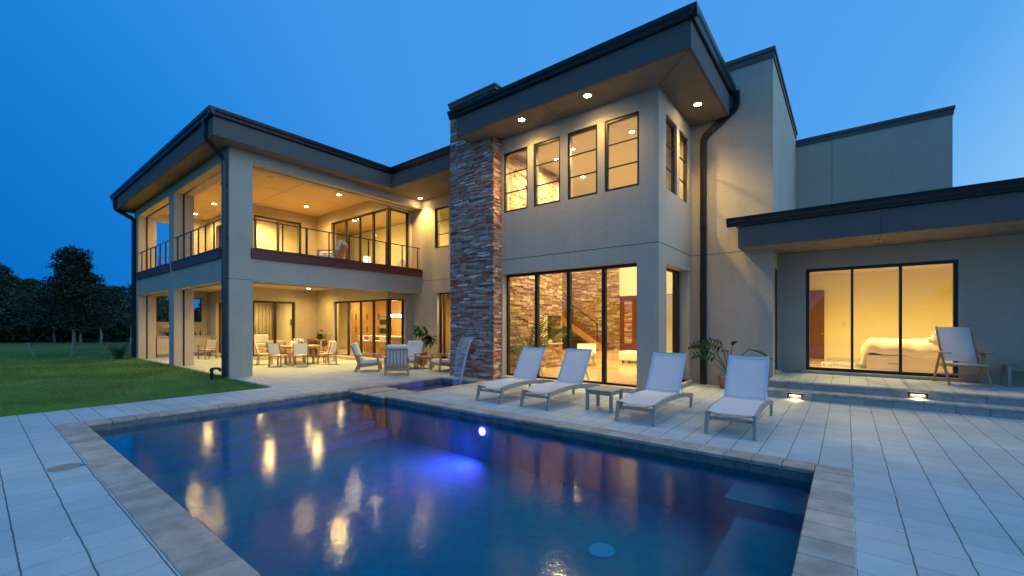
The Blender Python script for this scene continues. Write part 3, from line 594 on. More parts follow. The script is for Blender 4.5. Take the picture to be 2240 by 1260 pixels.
spout(curve([(-2.06, 11.27, 7.05), (-2.06, 11.27, 6.66), (-2.80, 11.27, 6.14), (-2.80, 11.27, 0)], 8), (.10, .14))
# ---- glazing
def glazed(name, ax, Pl, u0, u1, z0_, z1_, fw=.045, vm=(), hm=(), rec=.06, dep=.07, mw=.05, frame='bronze', top=None):
    b = MB(); n0, n1 = -rec - dep, -rec; tp = top or fw
    b.ob(ax, Pl, u0, u0 + fw, n0, n1, z0_, z1_); b.ob(ax, Pl, u1 - fw, u1, n0, n1, z0_, z1_); b.ob(ax, Pl, u0 + fw, u1 - fw, n0, n1, z0_, z0_ + fw); b.ob(ax, Pl, u0 + fw, u1 - fw, n0, n1, z1_ - tp, z1_)
    fr = P(b, name, frame)
    nm = (n0 + n1) / 2
    if vm:
        b = MB()
        for u in vm: b.ob(ax, Pl, u - mw / 2, u + mw / 2, n0 + .006, n1 + .012, z0_ + fw, z1_ - tp)
        b.build('mullion', frame, fr)
    if hm:
        b = MB()
        for z in hm: b.ob(ax, Pl, u0 + fw, u1 - fw, nm - .012, nm + .014, z - .013, z + .013)
        b.build('muntin', frame, fr)
    b = MB(); ed = [u0 + fw, *sorted(vm), u1 - fw]
    for i, (a, c) in enumerate(zip(ed, ed[1:])): b.ob(ax, Pl, a, c, nm - .003, nm + .003, z0_ + fw, z1_ - tp)
    b.build('pane', 'pane_glass', fr); return fr
SD = 'sliding_door'
glazed(SD, 'Y', 8.92, -7.333, -3.575, .1, 2.85, vm=(-6.343, -5.382, -4.441), rec=.18, mw=.09, top=.07, dep=.09)
glazed(SD, 'X', -3.098, 9.413, 11.135, .1, 2.83, vm=(10.9,), rec=.24, mw=.12, dep=.09)
glazed(SD, 'Y', 12.454, -.773, 1.79, .40, 2.82, vm=(.098, .918), rec=.0, mw=.05, fw=.07, dep=.08)
for a, c in ((-7.30, -6.50), (-6.31, -5.51), (-5.31, -4.51), (-4.33, -3.52)): glazed('window', 'Y', 8.92, a, c, 4.50, 6.11, hm=(5.04, 5.56), rec=.03, fw=.055)
for a, c in ((9.37, 10.147), (10.33, 11.09)): glazed('window', 'X', -3.098, a, c, 4.47, 6.10, hm=(5.01, 5.54), rec=.05, fw=.06)
glazed('window', 'Y', 11.27, -12.71, -11.92, 4.47, 6.04, hm=(5.0, 5.52), rec=.05, fw=.055)
glazed(SD, 'Y', 11.27, -12.57, -10.9, .1, 2.72, vm=(-12.35,), rec=.15, mw=.05)
glazed(SD, 'Y', 10.08, -18.14, -14.11, .12, 2.5, vm=(-17.07, -16.12, -15.20), rec=.1, mw=.09, top=.07)
glazed(SD, 'X', -14.11, 10.2, 10.93, .12, 2.5, vm=(), rec=.1, fw=.06)
glazed(SD, 'Y', 10.08, -18.32, -14.11, 3.68, 6.08, vm=(-17.25, -16.2, -15.21), rec=.1, mw=.09, top=.07)
glazed(SD, 'X', -14.11, 10.2, 11.15, 3.68, 6.08, rec=.1, fw=.06)
P(MB().box(-14.31, -14.19, 10.16, 10.27, .12, 2.5).box(-14.31, -14.19, 10.16, 10.27, 3.68, 6.08), 'corner_post', 'bronze')
glazed(SD, 'X', -19.63, 7.35, 9.1, .12, 2.5, vm=(8.27,), rec=.08, mw=.09, fw=.08)
glazed(SD, 'X', -19.63, 7.40, 9.39, 3.68, 6.13, vm=(8.40,), rec=.08, mw=.09, fw=.08)
glazed(SD, 'Y', 7.14, -23.3, -21.3, .12, 2.5, vm=(-22.9, -22.3), rec=.12, mw=.08)
glazed(SD, 'Y', 7.14, -23.3, -21.3, 3.68, 6.1, vm=(-22.9, -22.3), rec=.12, mw=.08)
glazed('window', 'X', -24.50, 5.2, 6.92, 1.60, 2.75, vm=(6.1,), rec=.05)
b = MB(); b.ob('X', -1.323, 11.65, 12.33, -.09, -.03, .40, 2.83); dr = P(b, 'side_door', 'bronze')
b = MB()
for z in (.6, 1.35, 1.95, 2.6): b.ob('X', -1.323, 11.72, 11.76, -.03, .0, z, z + .12)
b.build('hinge', 'dark_metal', dr)
# ---- railings
def railing(posts, end, ax, Pl, thick=()):
    rl = MB(); rl.ob(ax, Pl, end[0], end[1], -.02, .02, 4.53, 4.56); rl.ob(ax, Pl, end[0], end[1], -.015, .015, 3.70, 3.72)
    o = P(rl, 'railing', 'rail_metal'); b = MB()
    for i, u in enumerate(posts):
        w = .03 if i in thick else .014; b.ob(ax, Pl, u - w, u + w, -.02, .02, 3.69, 4.53)
    b.build('post', 'rail_metal', o); b = MB()
    for k in range(9):
        z = 3.79 + k * .082; b.ob(ax, Pl, end[0], end[1], -.0025, .0025, z, z + .005)
    b.build('cable', 'cable', o)
railing((5.144, 5.894, 6.627, 7.374, 8.102, 8.854, 9.6, 10.337, 11.095), (5.08, 11.2), 'X', XL - .03, (2,))
railing((-23.473, -22.721, -22.043, -21.315, -20.657, -19.915), (-23.86, -19.33), 'Y', YL + .04, ())
railing((-18.438, -17.709, -16.982, -16.244, -15.589, -14.844), (-18.70, -14.1), 'Y', YL + .04, ())
railing((5.3, 5.9, 6.5), (5.2, 6.6), 'X', -24.56, ())

# ================================================================== interiors
IW = 'interior_wall'
# living hall
b = MB()
b.box(-9.0, -8.9, 11.6, 13.4, 0, 6.4); b.box(-14, -8.9, 13.4, 13.5, 0, 6.4); b.box(-14, -13.9, 13.5, 18.2, 0, 6.4); b.box(-1.6, -1.524, 11.6, 18.2, 0, 6.4)
b.box(-8.9, -7.9, 11.3, 11.42, 0, 6.4)
P(b, 'hall_wall', IW)
b = MB(); b.box(-7.12, -1.6, 16.0, 16.2, 2.62, 6.4); b.box(-7.12, -1.6, 17.96, 18.1, 0, 2.7); P(b, 'hall_wall', 'interior_white')
b = MB(); b.box(-7.6, -3.35, 9.17, 11.62, 6.4, 6.5); b.box(-14, -3.35, 11.62, 18.2, 6.4, 6.5); b.box(-3.35, -1.6, 11.62, 18.2, 6.4, 6.5); P(b, 'hall_ceiling', 'interior_white')
b = MB(); b.box(-7.8, -3.35, 9.17, 11.62, 0, .1); b.box(-14, -1.6, 11.62, 16.1, 0, .1); b.box(-14, -1.6, 15.5, 18.2, .102, .36); P(b, 'hall_floor', 'travertine_tiles')
hs = ((10.98, 12.2, .85, 1.79),)
b = MB(); ledger(b, 'X', -7.49, 9.2, 12.22, .1, 6.38, holes=hs, seed=11, hmin=.045, hmax=.075); ledger(b, 'Y', 12.22, -7.9, -7.49, .1, 6.38, seed=12)
ledger(b, 'Y', 18.0, -13.9, -7.95, .36, 6.38, seed=13, hmin=.05, hmax=.085)
P(b, 'stone_wall', 'ledger_stone_inside')
b = MB(); wallrect(b, 'X', -7.52, .36, 9.19, 12.2, .1, 6.38, hs); P(b, 'stone_wall_core', IW)
P(MB().box(-7.9, -7.44, 10.98, 12.25, .84, .87), 'ledge', 'sill_stone')
b = MB(); b.box(-7.94, -7.88, 17.88, 17.97, .36, 2.8); b.box(-7.24, -7.12, 17.88, 17.97, .36, 2.8); b.box(-7.88, -7.24, 17.88, 17.97, 2.7, 2.8)
b.box(-7.88, -7.74, 17.9, 17.95, .36, 2.7); b.box(-7.38, -7.24, 17.9, 17.95, .36, 2.7); b.box(-7.74, -7.38, 17.9, 17.95, .36, .66); b.box(-7.74, -7.38, 17.9, 17.95, 2.52, 2.7)
fd = P(b, 'entry_door', 'red_wood'); b = MB(); ledger(b, 'Y', 17.93, -7.74, -7.38, .66, 2.52, seed=15); b.build('door_panel', 'ledger_stone', fd)
# staircase
t = thing('staircase', 'timber staircase with cable rail rising to the left inside the hall', 'staircase', (-8.0, 17.2, .36))
b = MB(); b3 = MB()
for k in range(15):
    x1 = -.1 - k * .24; z = .16 * (k + 1)
    b.box(x1 - .27, x1 + .02, -.45, .5, z - .035, z)
    b3.box(x1 - .24, x1, -.40, .45, z - .195 if k else 0, z - .036)
b.build('tread', 'stair_wood', t); b3.build('riser', 'stair_wood', t)
b = MB(); pts = [(-.1, .0), (-.35, 0), (-3.7, 2.08), (-3.7, 2.4), (-.1, .14)]
b.add([(x, -.43, z) for x, z in pts] + [(x, -.47, z) for x, z in pts], [(0, 1, 2, 3, 4), (9, 8, 7, 6, 5)] + [(i, (i + 1) % 5, 5 + (i + 1) % 5, 5 + i) for i in range(5)]); b.build('stringer', 'cabinet_wood', t)
b = MB(); b.bar((-.5, -.42, 1.17), (-3.6, -.42, 3.25), .035, .035); b.bar((-.5, -.42, .1), (-.5, -.42, 1.19), .035, .035); b.bar((-1.7, -.42, 1.0), (-1.7, -.42, 1.97), .035, .035); b.bar((-2.9, -.42, 1.8), (-2.9, -.42, 2.78), .035, .035)
hr = b.build('handrail', 'bronze', t); b = MB()
for k in range(8): b.bar((-.5, -.42, .40 + k * .09), (-3.6, -.42, 2.48 + k * .09), .006, .006)
b.build('cable', 'cable', hr)
b = MB()
for k, (x0_, x1_, z) in enumerate(((-3.4, -2.7, 1.05), (-2.7, -2.2, .86), (-2.2, -1.8, .66), (-1.8, -1.3, .46), (-1.3, -.9, .25))): b.box(x0_, x1_, -.78, -.5, -.25, z)
t2 = thing('stepped_cabinet', 'low black stepped cabinet standing in front of the staircase', 'cabinet', (-8.0, 17.2, .36)); b.build('body', 'black_cabinet', t2)
b = MB()
for x in (-3.1, -2.5): 
    for z in (.2, .45, .7): b.lathe([(.018, 0), (.018, .02)], (x, -.79, z), 8)
b.build('knob', 'steel', t2)
# living room furniture
t = thing('ottoman', 'long low cream ottoman on the glossy hall floor behind the right door panel', 'ottoman', (-6.5, 14.5, .1))
MB().box(0, 1.7, 0, .8, .09, .42).build('cushion', 'cushion', t, bevel=.05, seg=3); b = MB()
for x in (.1, 1.55):
    for y in (.1, .65): b.box(x, x + .05, y, y + .05, 0, .1)
b.build('leg', 'dark_metal', t)
t = thing('lounge_chair', 'cream quilted lounge chair with crossed steel legs seen through the door glass', 'chair', (-7.0, 12.9, .1), R(20))
MB().box(-.33, .33, -.35, .35, .36, .46).build('seat', 'cushion', t, bevel=.03); MB().box(-.33, .33, .30, .40, .42, .80, Matrix.Rotation(R(-12), 4, 'X')).build('backrest', 'cushion', t, bevel=.03)
b = MB()
for x in (-.3, .3): b.bar((x, -.35, 0), (x, .3, .38), .02, .03); b.bar((x, .35, 0), (x, -.3, .38), .02, .03)
b.build('leg', 'steel', t)
t = thing('folded_blanket', 'small folded cream blanket lying on the stone ledge in the hall', 'blanket', (-7.66, 11.6, .872)); MB().box(-.09, .12, -.14, .14, 0, .09).box(-.06, .09, -.12, .12, .09, .15).build('cloth', 'cushion', t, bevel=.02)
def frond_plant(name, label, loc, h, n, m, pot, potr, poth, seed, drop=.5, lw=.05, flowers=None):
    t = thing(name, label, 'plant', loc); r = random.Random(seed)
    MB().lathe([(potr * .7, 0), (potr * .98, poth * .45), (potr, poth * .9), (potr * 1.03, poth), (potr * .9, poth), (potr * .88, poth * .9), (.01, poth * .9)], n=28).build('pot', pot, t, smooth=True)
    b = MB(); s = MB()
    for i in range(n):
        a = r.uniform(0, 6.28); L = h * r.uniform(.7, 1.1); el = r.uniform(.9, 1.4); p = Vector((0, 0, poth * .9)); d = Vector((math.cos(a) * math.cos(el), math.sin(a) * math.cos(el), math.sin(el))); pts = [p.copy()]
        for k in range(9):
            p += d * (L / 9); d.z -= drop * .22; d.normalize(); pts.append(p.copy())
        s.tube(pts, [.008 * (1 - .08 * q) for q in range(10)], 4)
        for k in range(3, 10):
            for sgn in (-1, 1):
                for q_ in range(2):
                    base = pts[k - 1].lerp(pts[k], q_ * .5); tan = (pts[k] - pts[k - 1]).normalized(); sd = tan.cross(Vector((0, 0, 1))).normalized() * sgn
                    tip = base + (sd * .7 + tan * .7 + Vector((0, 0, -.25))) * (L * .22); w = tan * lw * .3
                    b.add([base - w, base.lerp(tip, .4) + w * .9 + Vector((0, 0, .01)), tip, base.lerp(tip, .4) - w], [(0, 1, 2, 3)])
    s.build('stem', m, t); b.build('foliage', m, t)
    return t
frond_plant('potted_palm', 'green potted palm standing by the stone wall inside the hall glass', (-7.1, 9.9, .1), 1.5, 16, 'leaf_palm', 'terracotta', .18, .3, 5)
# bedroom
b = MB(); b.box(-1.12, 8, 17.45, 17.6, .3, 3.3); b.box(4.2, 4.3, 12.7, 17.45, .3, 3.3); b.box(-1.115, -1.06, 12.71, 17.45, .3, 3.3); P(b, 'bedroom_inner_wall', IW)
P(MB().box(-1.06, 4.2, 12.71, 17.45, 3.12, 3.2), 'bedroom_ceiling', 'interior_white'); P(MB().box(-1.1, 4.2, 12.60, 17.45, .2, .35), 'bedroom_floor', 'travertine_tiles'); P(MB().box(-.5, 4.2, 17.43, 17.45, .35, .43), 'baseboard', 'interior_white')
dr = P(MB().box(-1.06, -.58, 17.40, 17.45, .35, 2.62), 'bedroom_door', 'red_wood'); MB().lathe([(.03, 0), (.035, .03), (.02, .06), (.0, .07)], n=12, M=Matrix.Translation((-.64, 17.4, 1.18)) @ Matrix.Rotation(R(90), 4, 'X')).build('handle', 'steel', dr)
P(MB().box(-.12, -.03, 17.43, 17.447, 1.42, 1.56), 'light_switch', 'interior_white')
t = thing('bed', 'bed with a rumpled cream duvet on a drawer base behind the bedroom glass', 'bed', (.4, 14.2, .35))
MB().box(0, 2.0, 0, 1.3, 0, .36).build('base', 'interior_white', t); b = MB()
b.box(.06, .93, -.012, -.001, .04, .25); b.box(1.0, 1.9, -.012, -.001, .04, .25); dw = b.build('drawer', 'interior_white', t); MB().box(.42, .6, -.03, -.013, .155, .17).box(1.3, 1.5, -.03, -.013, .155, .17).build('handle', 'steel', dw)
def duvet():
    b = MB(); nx, ny = 44, 26; r = np.random.default_rng(3)
    ph = r.uniform(0, 6.28, 12)
    for i in range(nx + 1):
        for j in range(ny + 1):
            u, v = i / nx, j / ny; x = -.25 + 2.25 * u; y = -.04 + 1.38 * v
            z = .74 + .035 * math.sin(7 * u + ph[0]) * math.sin(6 * v + ph[1]) + .02 * math.sin(19 * u + 5 * v + ph[2]) + .016 * math.sin(13 * v - 23 * u + ph[3])
            ey = min(v, 1 - v) ; z -= .36 * max(0, (1 - ey / .10)) ** 1.6; y += (.05 if v < .5 else -.05) * max(0, 1 - ey / .10)
            if u < .16: k = (1 - u / .16); z -= (.50 + .14 * math.sin(9 * v + 1)) * k ** 1.7; x += .12 * k * k
            if u > .93: z -= .1 * ((u - .93) / .07)
            b.v.append((x, y + .012 * math.sin(40 * u), max(z, .12)))
    for i in range(nx):
        for j in range(ny): a = i * (ny + 1) + j; b.f.append((a, a + ny + 1, a + ny + 2, a + 1))
    o = b.build('duvet', 'duvet', t, smooth=True); m = o.modifiers.new('thick', 'SOLIDIFY'); m.thickness = .03
duvet()
MB().box(1.45, 1.95, .15, .62, .72, .86).box(1.5, 1.97, .7, 1.18, .72, .86).build('pillow', 'cushion', t, bevel=.06, seg=4)
t = thing('fluffy_pillow', 'fluffy white throw pillow leaning at the head of the bed', 'pillow', (1.72, 14.45, 1.18)); bm = MB(); bm.lathe([(.001, -.09), (.16, -.06), (.21, 0), (.16, .06), (.001, .09)], n=20, M=Matrix.Rotation(R(-62), 4, 'Y')); bm.build('cushion', 'cushion', t, smooth=True)
rg = np.random.default_rng(4); q = rg.normal(size=(1800, 3)); q /= np.linalg.norm(q, axis=1)[:, None]; q = q * [.22, .22, .11]; q = q @ np.array(Matrix.Rotation(R(-62), 3, 'Y')).T; leaf_mesh(q, None, .03, 'fur', 'cushion', t, .2, 5)
t = thing('shaggy_rug', 'white shaggy rug on the bedroom floor at the foot of the bed', 'rug', (-.55, 14.6, .352)); MB().box(0, 1.0, 0, .55, 0, .02).build('backing', 'cushion', t)
q = rg.uniform(0, 1, (5000, 3)) * [1.0, .55, .05] + [0, 0, .01]; leaf_mesh(q, None, .03, 'pile', 'cushion', t, .25, 6)
# kitchen / lower rooms / upper rooms
b = MB()
b.box(-24.4, -9, 13.3, 13.39, 0, 6.5); b.box(-24.4, -19.88, 10.33, 10.43, 0, 3.05); b.box(-24.4, -19.88, 10.33, 10.43, 3.56, 6.55); b.box(-14.05, -13.95, 11.52, 13.3, 0, 6.5); b.box(-9.1, -9.0, 11.52, 13.3, 0, 6.5); b.box(-22.1, -22.0, 7.4, 10.3, 3.56, 6.55)
P(b, 'room_wall', IW)
P(MB().box(-13.95, -9.1, 11.52, 13.3, 3.0, 3.4).box(-13.95, -9.1, 11.52, 13.3, 6.42, 6.45), 'room_ceiling', 'interior_white')
P(MB().box(-24.4, -19.88, 7.39, 10.33, .0, .12).box(-24.4, -14.36, 10.33, 13.3, 0, .12).box(-13.95, -9.1, 11.52, 13.3, 0, .1), 'room_floor', 'travertine_tiles')
t = thing('kitchen_cabinets', 'wall of tall honey wood kitchen cabinets with long bar handles', 'cabinets', (-21, 12.7, .12)); b = MB(); h_ = MB(); x = 0
while x < 6.6:
    if not (2.5 < x + .2 < 3.2): b.box(x + .004, x + .5, 0, .55, 0, 1.38); 
    b.box(x + .004, x + .5, 0, .55, 1.386 if not (2.5 < x + .2 < 3.2) else 1.75, 2.85)
    k = int(x / .504) % 2; hx = x + (.45 if k == 0 else .05)
    for z in (.95, 1.62): h_.box(hx - .008, hx + .008, -.03, -.015, z, z + .28)
    x += .504
cb_ = b.build('door_front', 'cabinet_wood', t); h_.build('handle', 'dark_metal', t)
t = thing('wall_oven', 'stack of two steel wall ovens set in the kitchen cabinets', 'oven', (-18.42, 12.68, .95)); MB().box(0, .62, 0, .5, 0, .9).build('body', 'steel', t); MB().box(.06, .56, -.012, 0, .08, .34).box(.06, .56, -.012, 0, .52, .78).build('door_glass', 'black_glass', t)
t = thing('kitchen_island', 'kitchen island with pale stone top under the row of bright globes', 'island', (-17.9, 11.3, .12)); MB().box(.05, 3.3, .25, .7, 0, .80).build('body', 'cabinet_wood', t); MB().box(0, 3.4, 0, .75, .80, .84).build('worktop', 'interior_white', t)
for i, (x, lb) in enumerate(((-17.1, 'white bar stool at the left end of the kitchen island'), (-16.3, 'white bar stool in the middle of the kitchen island'), (-15.5, 'white bar stool at the right end of the kitchen island'))):
    t = thing('bar_stool', lb, 'stool', (x, 11.0, .12), 0, 'bar stools along the kitchen island'); MB().box(-.2, .2, -.18, .18, .62, .66).box(-.2, .2, -.2, -.16, .66, .86).build('seat', 'cushion', t, bevel=.015)
    MB().lathe([(.17, 0), (.17, .015), (.02, .03), (.02, .62)], n=14).build('pedestal', 'steel', t)
t = thing('pendant_lamp', 'row of five bright glass globes hung over the kitchen island', 'lamp', (-15.7, 11.6, 1.87))
MB().box(-.5, .5, -.01, .01, .12, .14).bar((-.3, 0, .13), (-.3, 0, 1.18), .008, .008).bar((.3, 0, .13), (.3, 0, 1.18), .008, .008).build('bar', 'steel', t)
for k in range(5): MB().lathe([(.005, -.06), (.04, -.045), (.06, 0), (.04, .045), (.005, .06)], (-.36 + .18 * k, 0, 0), 14).build('globe', 'lamp_glow', t, smooth=True)
lamp(t, (0, -.1, -.1), 45, 'POINT', radius=.2)
t = thing('sofa', 'cream sofa inside the sitting room behind the porch door', 'sofa', (-23.6, 8.6, .12)); MB().box(0, .9, -.9, .9, 0, .42).box(0, .25, -.9, .9, .42, .85).build('seat', 'cushion', t, bevel=.06, seg=3)
t = thing('armchair', 'rounded cream armchair inside the sitting room by the porch door', 'armchair', (-20.9, 8.8, .12)); MB().lathe([(.38, 0), (.42, .3), (.42, .5), (.36, .62), (.3, .45), (.01, .42)], n=20).build('seat', 'cushion', t, smooth=True)
t = thing('curtains', 'pale pleated curtains hanging across the sitting room wall', 'curtain', (-24.3, 7.7, .12)); b = MB()
for k in range(26): b.tube([(0.04 * (k % 2), k * .09, 0.0), (0.04 * (k % 2), k * .09, 2.7)], .045, 6)
b.build('drape', 'curtain', t, smooth=True)
t = thing('floor_lamp', 'slim floor lamp with small white shade in the sitting room', 'lamp', (-21.8, 9.9, .12)); MB().lathe([(.12, 0), (.12, .02), (.01, .03), (.01, 1.3)], n=12).build('pole', 'steel', t); MB().lathe([(.09, 1.3), (.09, 1.62)], n=16).build('shade', 'interior_white', t)
b = MB(); b.box(-19.86, -14.4, 10.34, 10.35, 3.56, 3.57)
t = thing('upstairs_bed', 'bed with white pillows inside the upstairs room behind the balcony glass', 'bed', (-17.2, 11.6, 3.57)); MB().box(0, 1.9, 0, 1.5, 0, .5).box(1.4, 1.9, .1, .7, .5, .8).box(1.4, 1.9, .8, 1.4, .5, .8).build('mattress', 'cushion', t, bevel=.08, seg=3)
for (x, y, z, lb) in ((-18.3, 11.9, 4.4, 'glowing table lamp to the left of the upstairs bed'), (-15.0, 12.3, 4.35, 'glowing table lamp to the right of the upstairs bed')):
    t = thing('table_lamp', lb, 'lamp', (x, y, 3.57), 0, 'table lamps in the upstairs bedroom'); MB().lathe([(.1, .55), (.1, .57), (.02, .6), (.02, .95)], n=12).build('base', 'steel', t); MB().lathe([(.16, .9), (.13, 1.2)], n=18).build('shade', 'lamp_glow_soft', t)
    MB().box(-.22, .22, -.2, .2, 0, .55).build('nightstand', 'cabinet_wood', t); lamp(t, (0, -.02, 1.35), 18, 'POINT', radius=.1)
# ---- ceiling lights
def can(x, y, z, e, label, cat='ceiling light', group=None, size=R(130), on=True, r=.075, mode='SPOT', col=WARM):
    t = thing('recessed_light', label, cat, (x, y, z), 0, group)
    MB().lathe([(r, -.0), (r, -.006), (r + .022, -.008), (r + .024, 0)], n=20, cap=False).build('trim', 'interior_white' if on else 'soffit', t)
    MB().lathe([(.001, -.003), (r, -.003), (r, -.0015), (.001, -.0015)], n=20).build('lens', 'lamp_glow' if on else 'sill_stone', t)
    if on: lamp(t, (0, 0, -.03), e, mode, size, .8, .22 if 'round the corner' in label else .09, col)
    return t
g = 'downlights under the tall eave'
can(-6.254, 8.34, 6.5, 155, 'left lit eave light above the two left upper windows', col=WARM_OUT, group=g, size=R(150)); can(-4.459, 8.345, 6.5, 155, 'middle lit eave light above the upper window row', col=WARM_OUT, group=g, size=R(150)); can(-2.665, 10.223, 6.5, 380, 'lit eave light round the corner beside the downspout', col=WARM_OUT, group=g, size=R(110))
can(-13.2, 10.95, 6.45, 620, 'lit eave light where the balcony meets the link wall', col=WARM_OUT, group='downlights under the lower eaves', size=R(110))
g = 'downlights in the balcony ceiling'
for x, y, lb, on in ((-23.46, 6.39, 'far left balcony light seen through the side opening', 1), (-20.88, 6.34, 'bright balcony light left of the corner column', 1), (-18.26, 8.93, 'balcony light above the two lit door panels', 1), (-15.58, 8.9, 'balcony light near the big corner window', 1), (-15.54, 6.37, 'unlit balcony ceiling light right of the corner column', 0)):
    can(x, y, 6.55, 420, lb, col=WARM_OUT, group=g, on=bool(on), size=R(165))
g = 'downlights in the porch ceiling'
for x, y, lb in ((-18.39, 9.10, 'porch ceiling light above the dining table'), (-15.9, 8.2, 'added porch ceiling light hidden behind the beam near the corner window'), (-16.2, 6.6, 'added unseen porch ceiling light nearest the corner column'), (-21.2, 6.2, 'porch ceiling light in the west part above the outdoor chair')):
    can(x, y, 3.05, 200 if x == -18.39 else 540, lb, col=WARM_OUT, group=g, size=R(165))  # pair by the column and corner window: unseen, added to light the floor
can(.515, 11.6, 3.22, 0, 'unlit round light in the low bedroom eave', on=False, r=.07)
g = 'lights in the hall ceiling'
for i, (x, y) in enumerate(((-6.79, 10.78), (-6.03, 10.43), (-4.30, 10.43), (-6.9, 12.6), (-4.8, 13.4), (-9.5, 16.2), (-5.5, 17.2))):
    lb = ('hall ceiling light nearest the inside stone wall', 'hall ceiling light second from the inside stone wall', 'hall ceiling light behind the rightmost front upper window', 'hall ceiling light above the fireplace ledge end', 'hall ceiling light over the middle of the room', 'hall ceiling light above the staircase', 'hall ceiling light behind the white bulkhead')[i]
    can(x, y, 6.4 if i != 6 else 6.39, 900, lb, group=g, size=R(168), r=.06)
g = 'lights inside the rooms'
for i, (x, y, z, e) in enumerate(((.9, 14.3, 3.12, 75), (2.9, 14.4, 3.12, 60), (-.4, 14.2, 3.12, 60), (-17.5, 11.0, 3.05, 40), (-20.5, 11.8, 3.05, 40), (-22.6, 8.8, 3.05, 40), (-21.0, 8.4, 6.55, 70), (-16.8, 11.3, 6.55, 35), (-18.9, 11.6, 6.55, 25), (-12.3, 12.4, 6.42, 50), (-11.9, 12.3, 3.0, 50), (-15.2, 12.0, 3.05, 40))):
    lb = ('added unseen bedroom ceiling light close to the glass', 'added unseen bedroom ceiling light above the bed head', 'added unseen bedroom ceiling light by the red door', 'kitchen ceiling light in front of the island', 'kitchen ceiling light at the far left cabinets', 'sitting room ceiling light above the sofa', 'bright bathroom ceiling light upstairs', 'upstairs bedroom ceiling light over the bed', 'upstairs bedroom ceiling light at the left', 'ceiling light behind the small upper window', 'ceiling light behind the door beside the chimney', 'kitchen ceiling light at the right end')[i]
    can(x, y, z, e * (9.5 if z != 3.12 else 6.0), lb, group=g, size=R(168))  # the bedroom fixtures are out of sight, added to light that room
# step lights
for x, y, z, lb in ((-.811, 10.20, .02, 'lit step light in the lowest riser behind the last lounger'), (1.0, 10.46, .18, 'lit step light in the upper riser near the folding chair')):
    t = thing('step_light', lb, 'step light', (x, y, z), 0, 'step lights in the terrace risers')
    MB().box(-.13, .13, -.012, .02, .065, .095).box(-.13, -.11, -.012, .02, 0, .065).box(.11, .13, -.012, .02, 0, .065).build('frame', 'dark_metal', t)
    MB().box(-.09, .09, -.006, .01, .042, .060).build('lens', 'lamp_glow_soft', t); lamp(t, (0, -.05, .05), 13, 'SPOT', R(150), 1, .03, rot=(R(-25), 0, 0))
# pool and spa lights
VI = (2.8, .10, 1.0)
t = thing('pool_light', 'violet underwater light in the far pool wall below the loungers', 'pool light', (-4.81, 5.33, -.30)); MB().lathe([(.001, 0), (.055, 0), (.068, .012), (.068, .03), (.001, .03)], n=24, M=Matrix.Rotation(R(90), 4, 'X')).build('lens', 'violet_glow', t)
lamp(t, (0, -.12, -.02), 260, 'SPOT', R(168), 1, .05, VI, rot=(R(-72), 0, R(-30)))
for x, y, rz, lb in ((-8.2, 8.14, 0, 'violet light under the waterfall at the back of the spa'), (-7.52, 6.9, R(-90), 'violet light in the right wall of the spa')):
    t = thing('spa_light', lb, 'pool light', (x, y, -.26), rz, 'violet lights in the spa'); MB().lathe([(.001, 0), (.07, 0), (.08, .02), (.001, .02)], n=20, M=Matrix.Rotation(R(90), 4, 'X')).build('lens', 'violet_glow', t)
    lamp(t, (0, -.1, 0), 26, 'SPOT', R(140), 1, .05, VI, rot=(R(-75), 0, 0))
t = thing('main_drain', 'pale blue round cover with its own glow on the pool floor near the bottom edge', 'drain', (-1.8, 4.2, -.99)); t.location = (-1.95, 3.95, -.79) ; MB().lathe([(.001, 0), (.13, 0), (.12, .02), (.001, .02)], n=28).build('cover', 'blue_glow', t)  # the cover emits a weak blue of its own, no lamp in it
# waterfall
t = thing('waterfall', 'thin sheet of water falling from the stone chimney into the spa', 'waterfall', (-8.18, 8.55, 1.16)); b = MB(); n = 16; vs = []
for i in range(n + 1):
    s = i / n; d = .03 + .50 * s ** .75; z = -1.29 * s ** 1.6; w = .26 - .10 * s
    for k in range(9): u = -1 + k / 4; vs.append((u * w, -d - .012 * math.sin(k * 1.9 + 3 * s), z))
fs = [(i * 9 + k, i * 9 + k + 1, (i + 1) * 9 + k + 1, (i + 1) * 9 + k) for i in range(n) for k in range(8)]
b.add(vs, fs); o = b.build('water_sheet', 'falling_water', t, smooth=True); m_ = o.modifiers.new('thick', 'SOLIDIFY'); m_.thickness = .012
MB().box(-.3, .3, -.06, .02, -.02, .02).build('spout', 'steel', t)

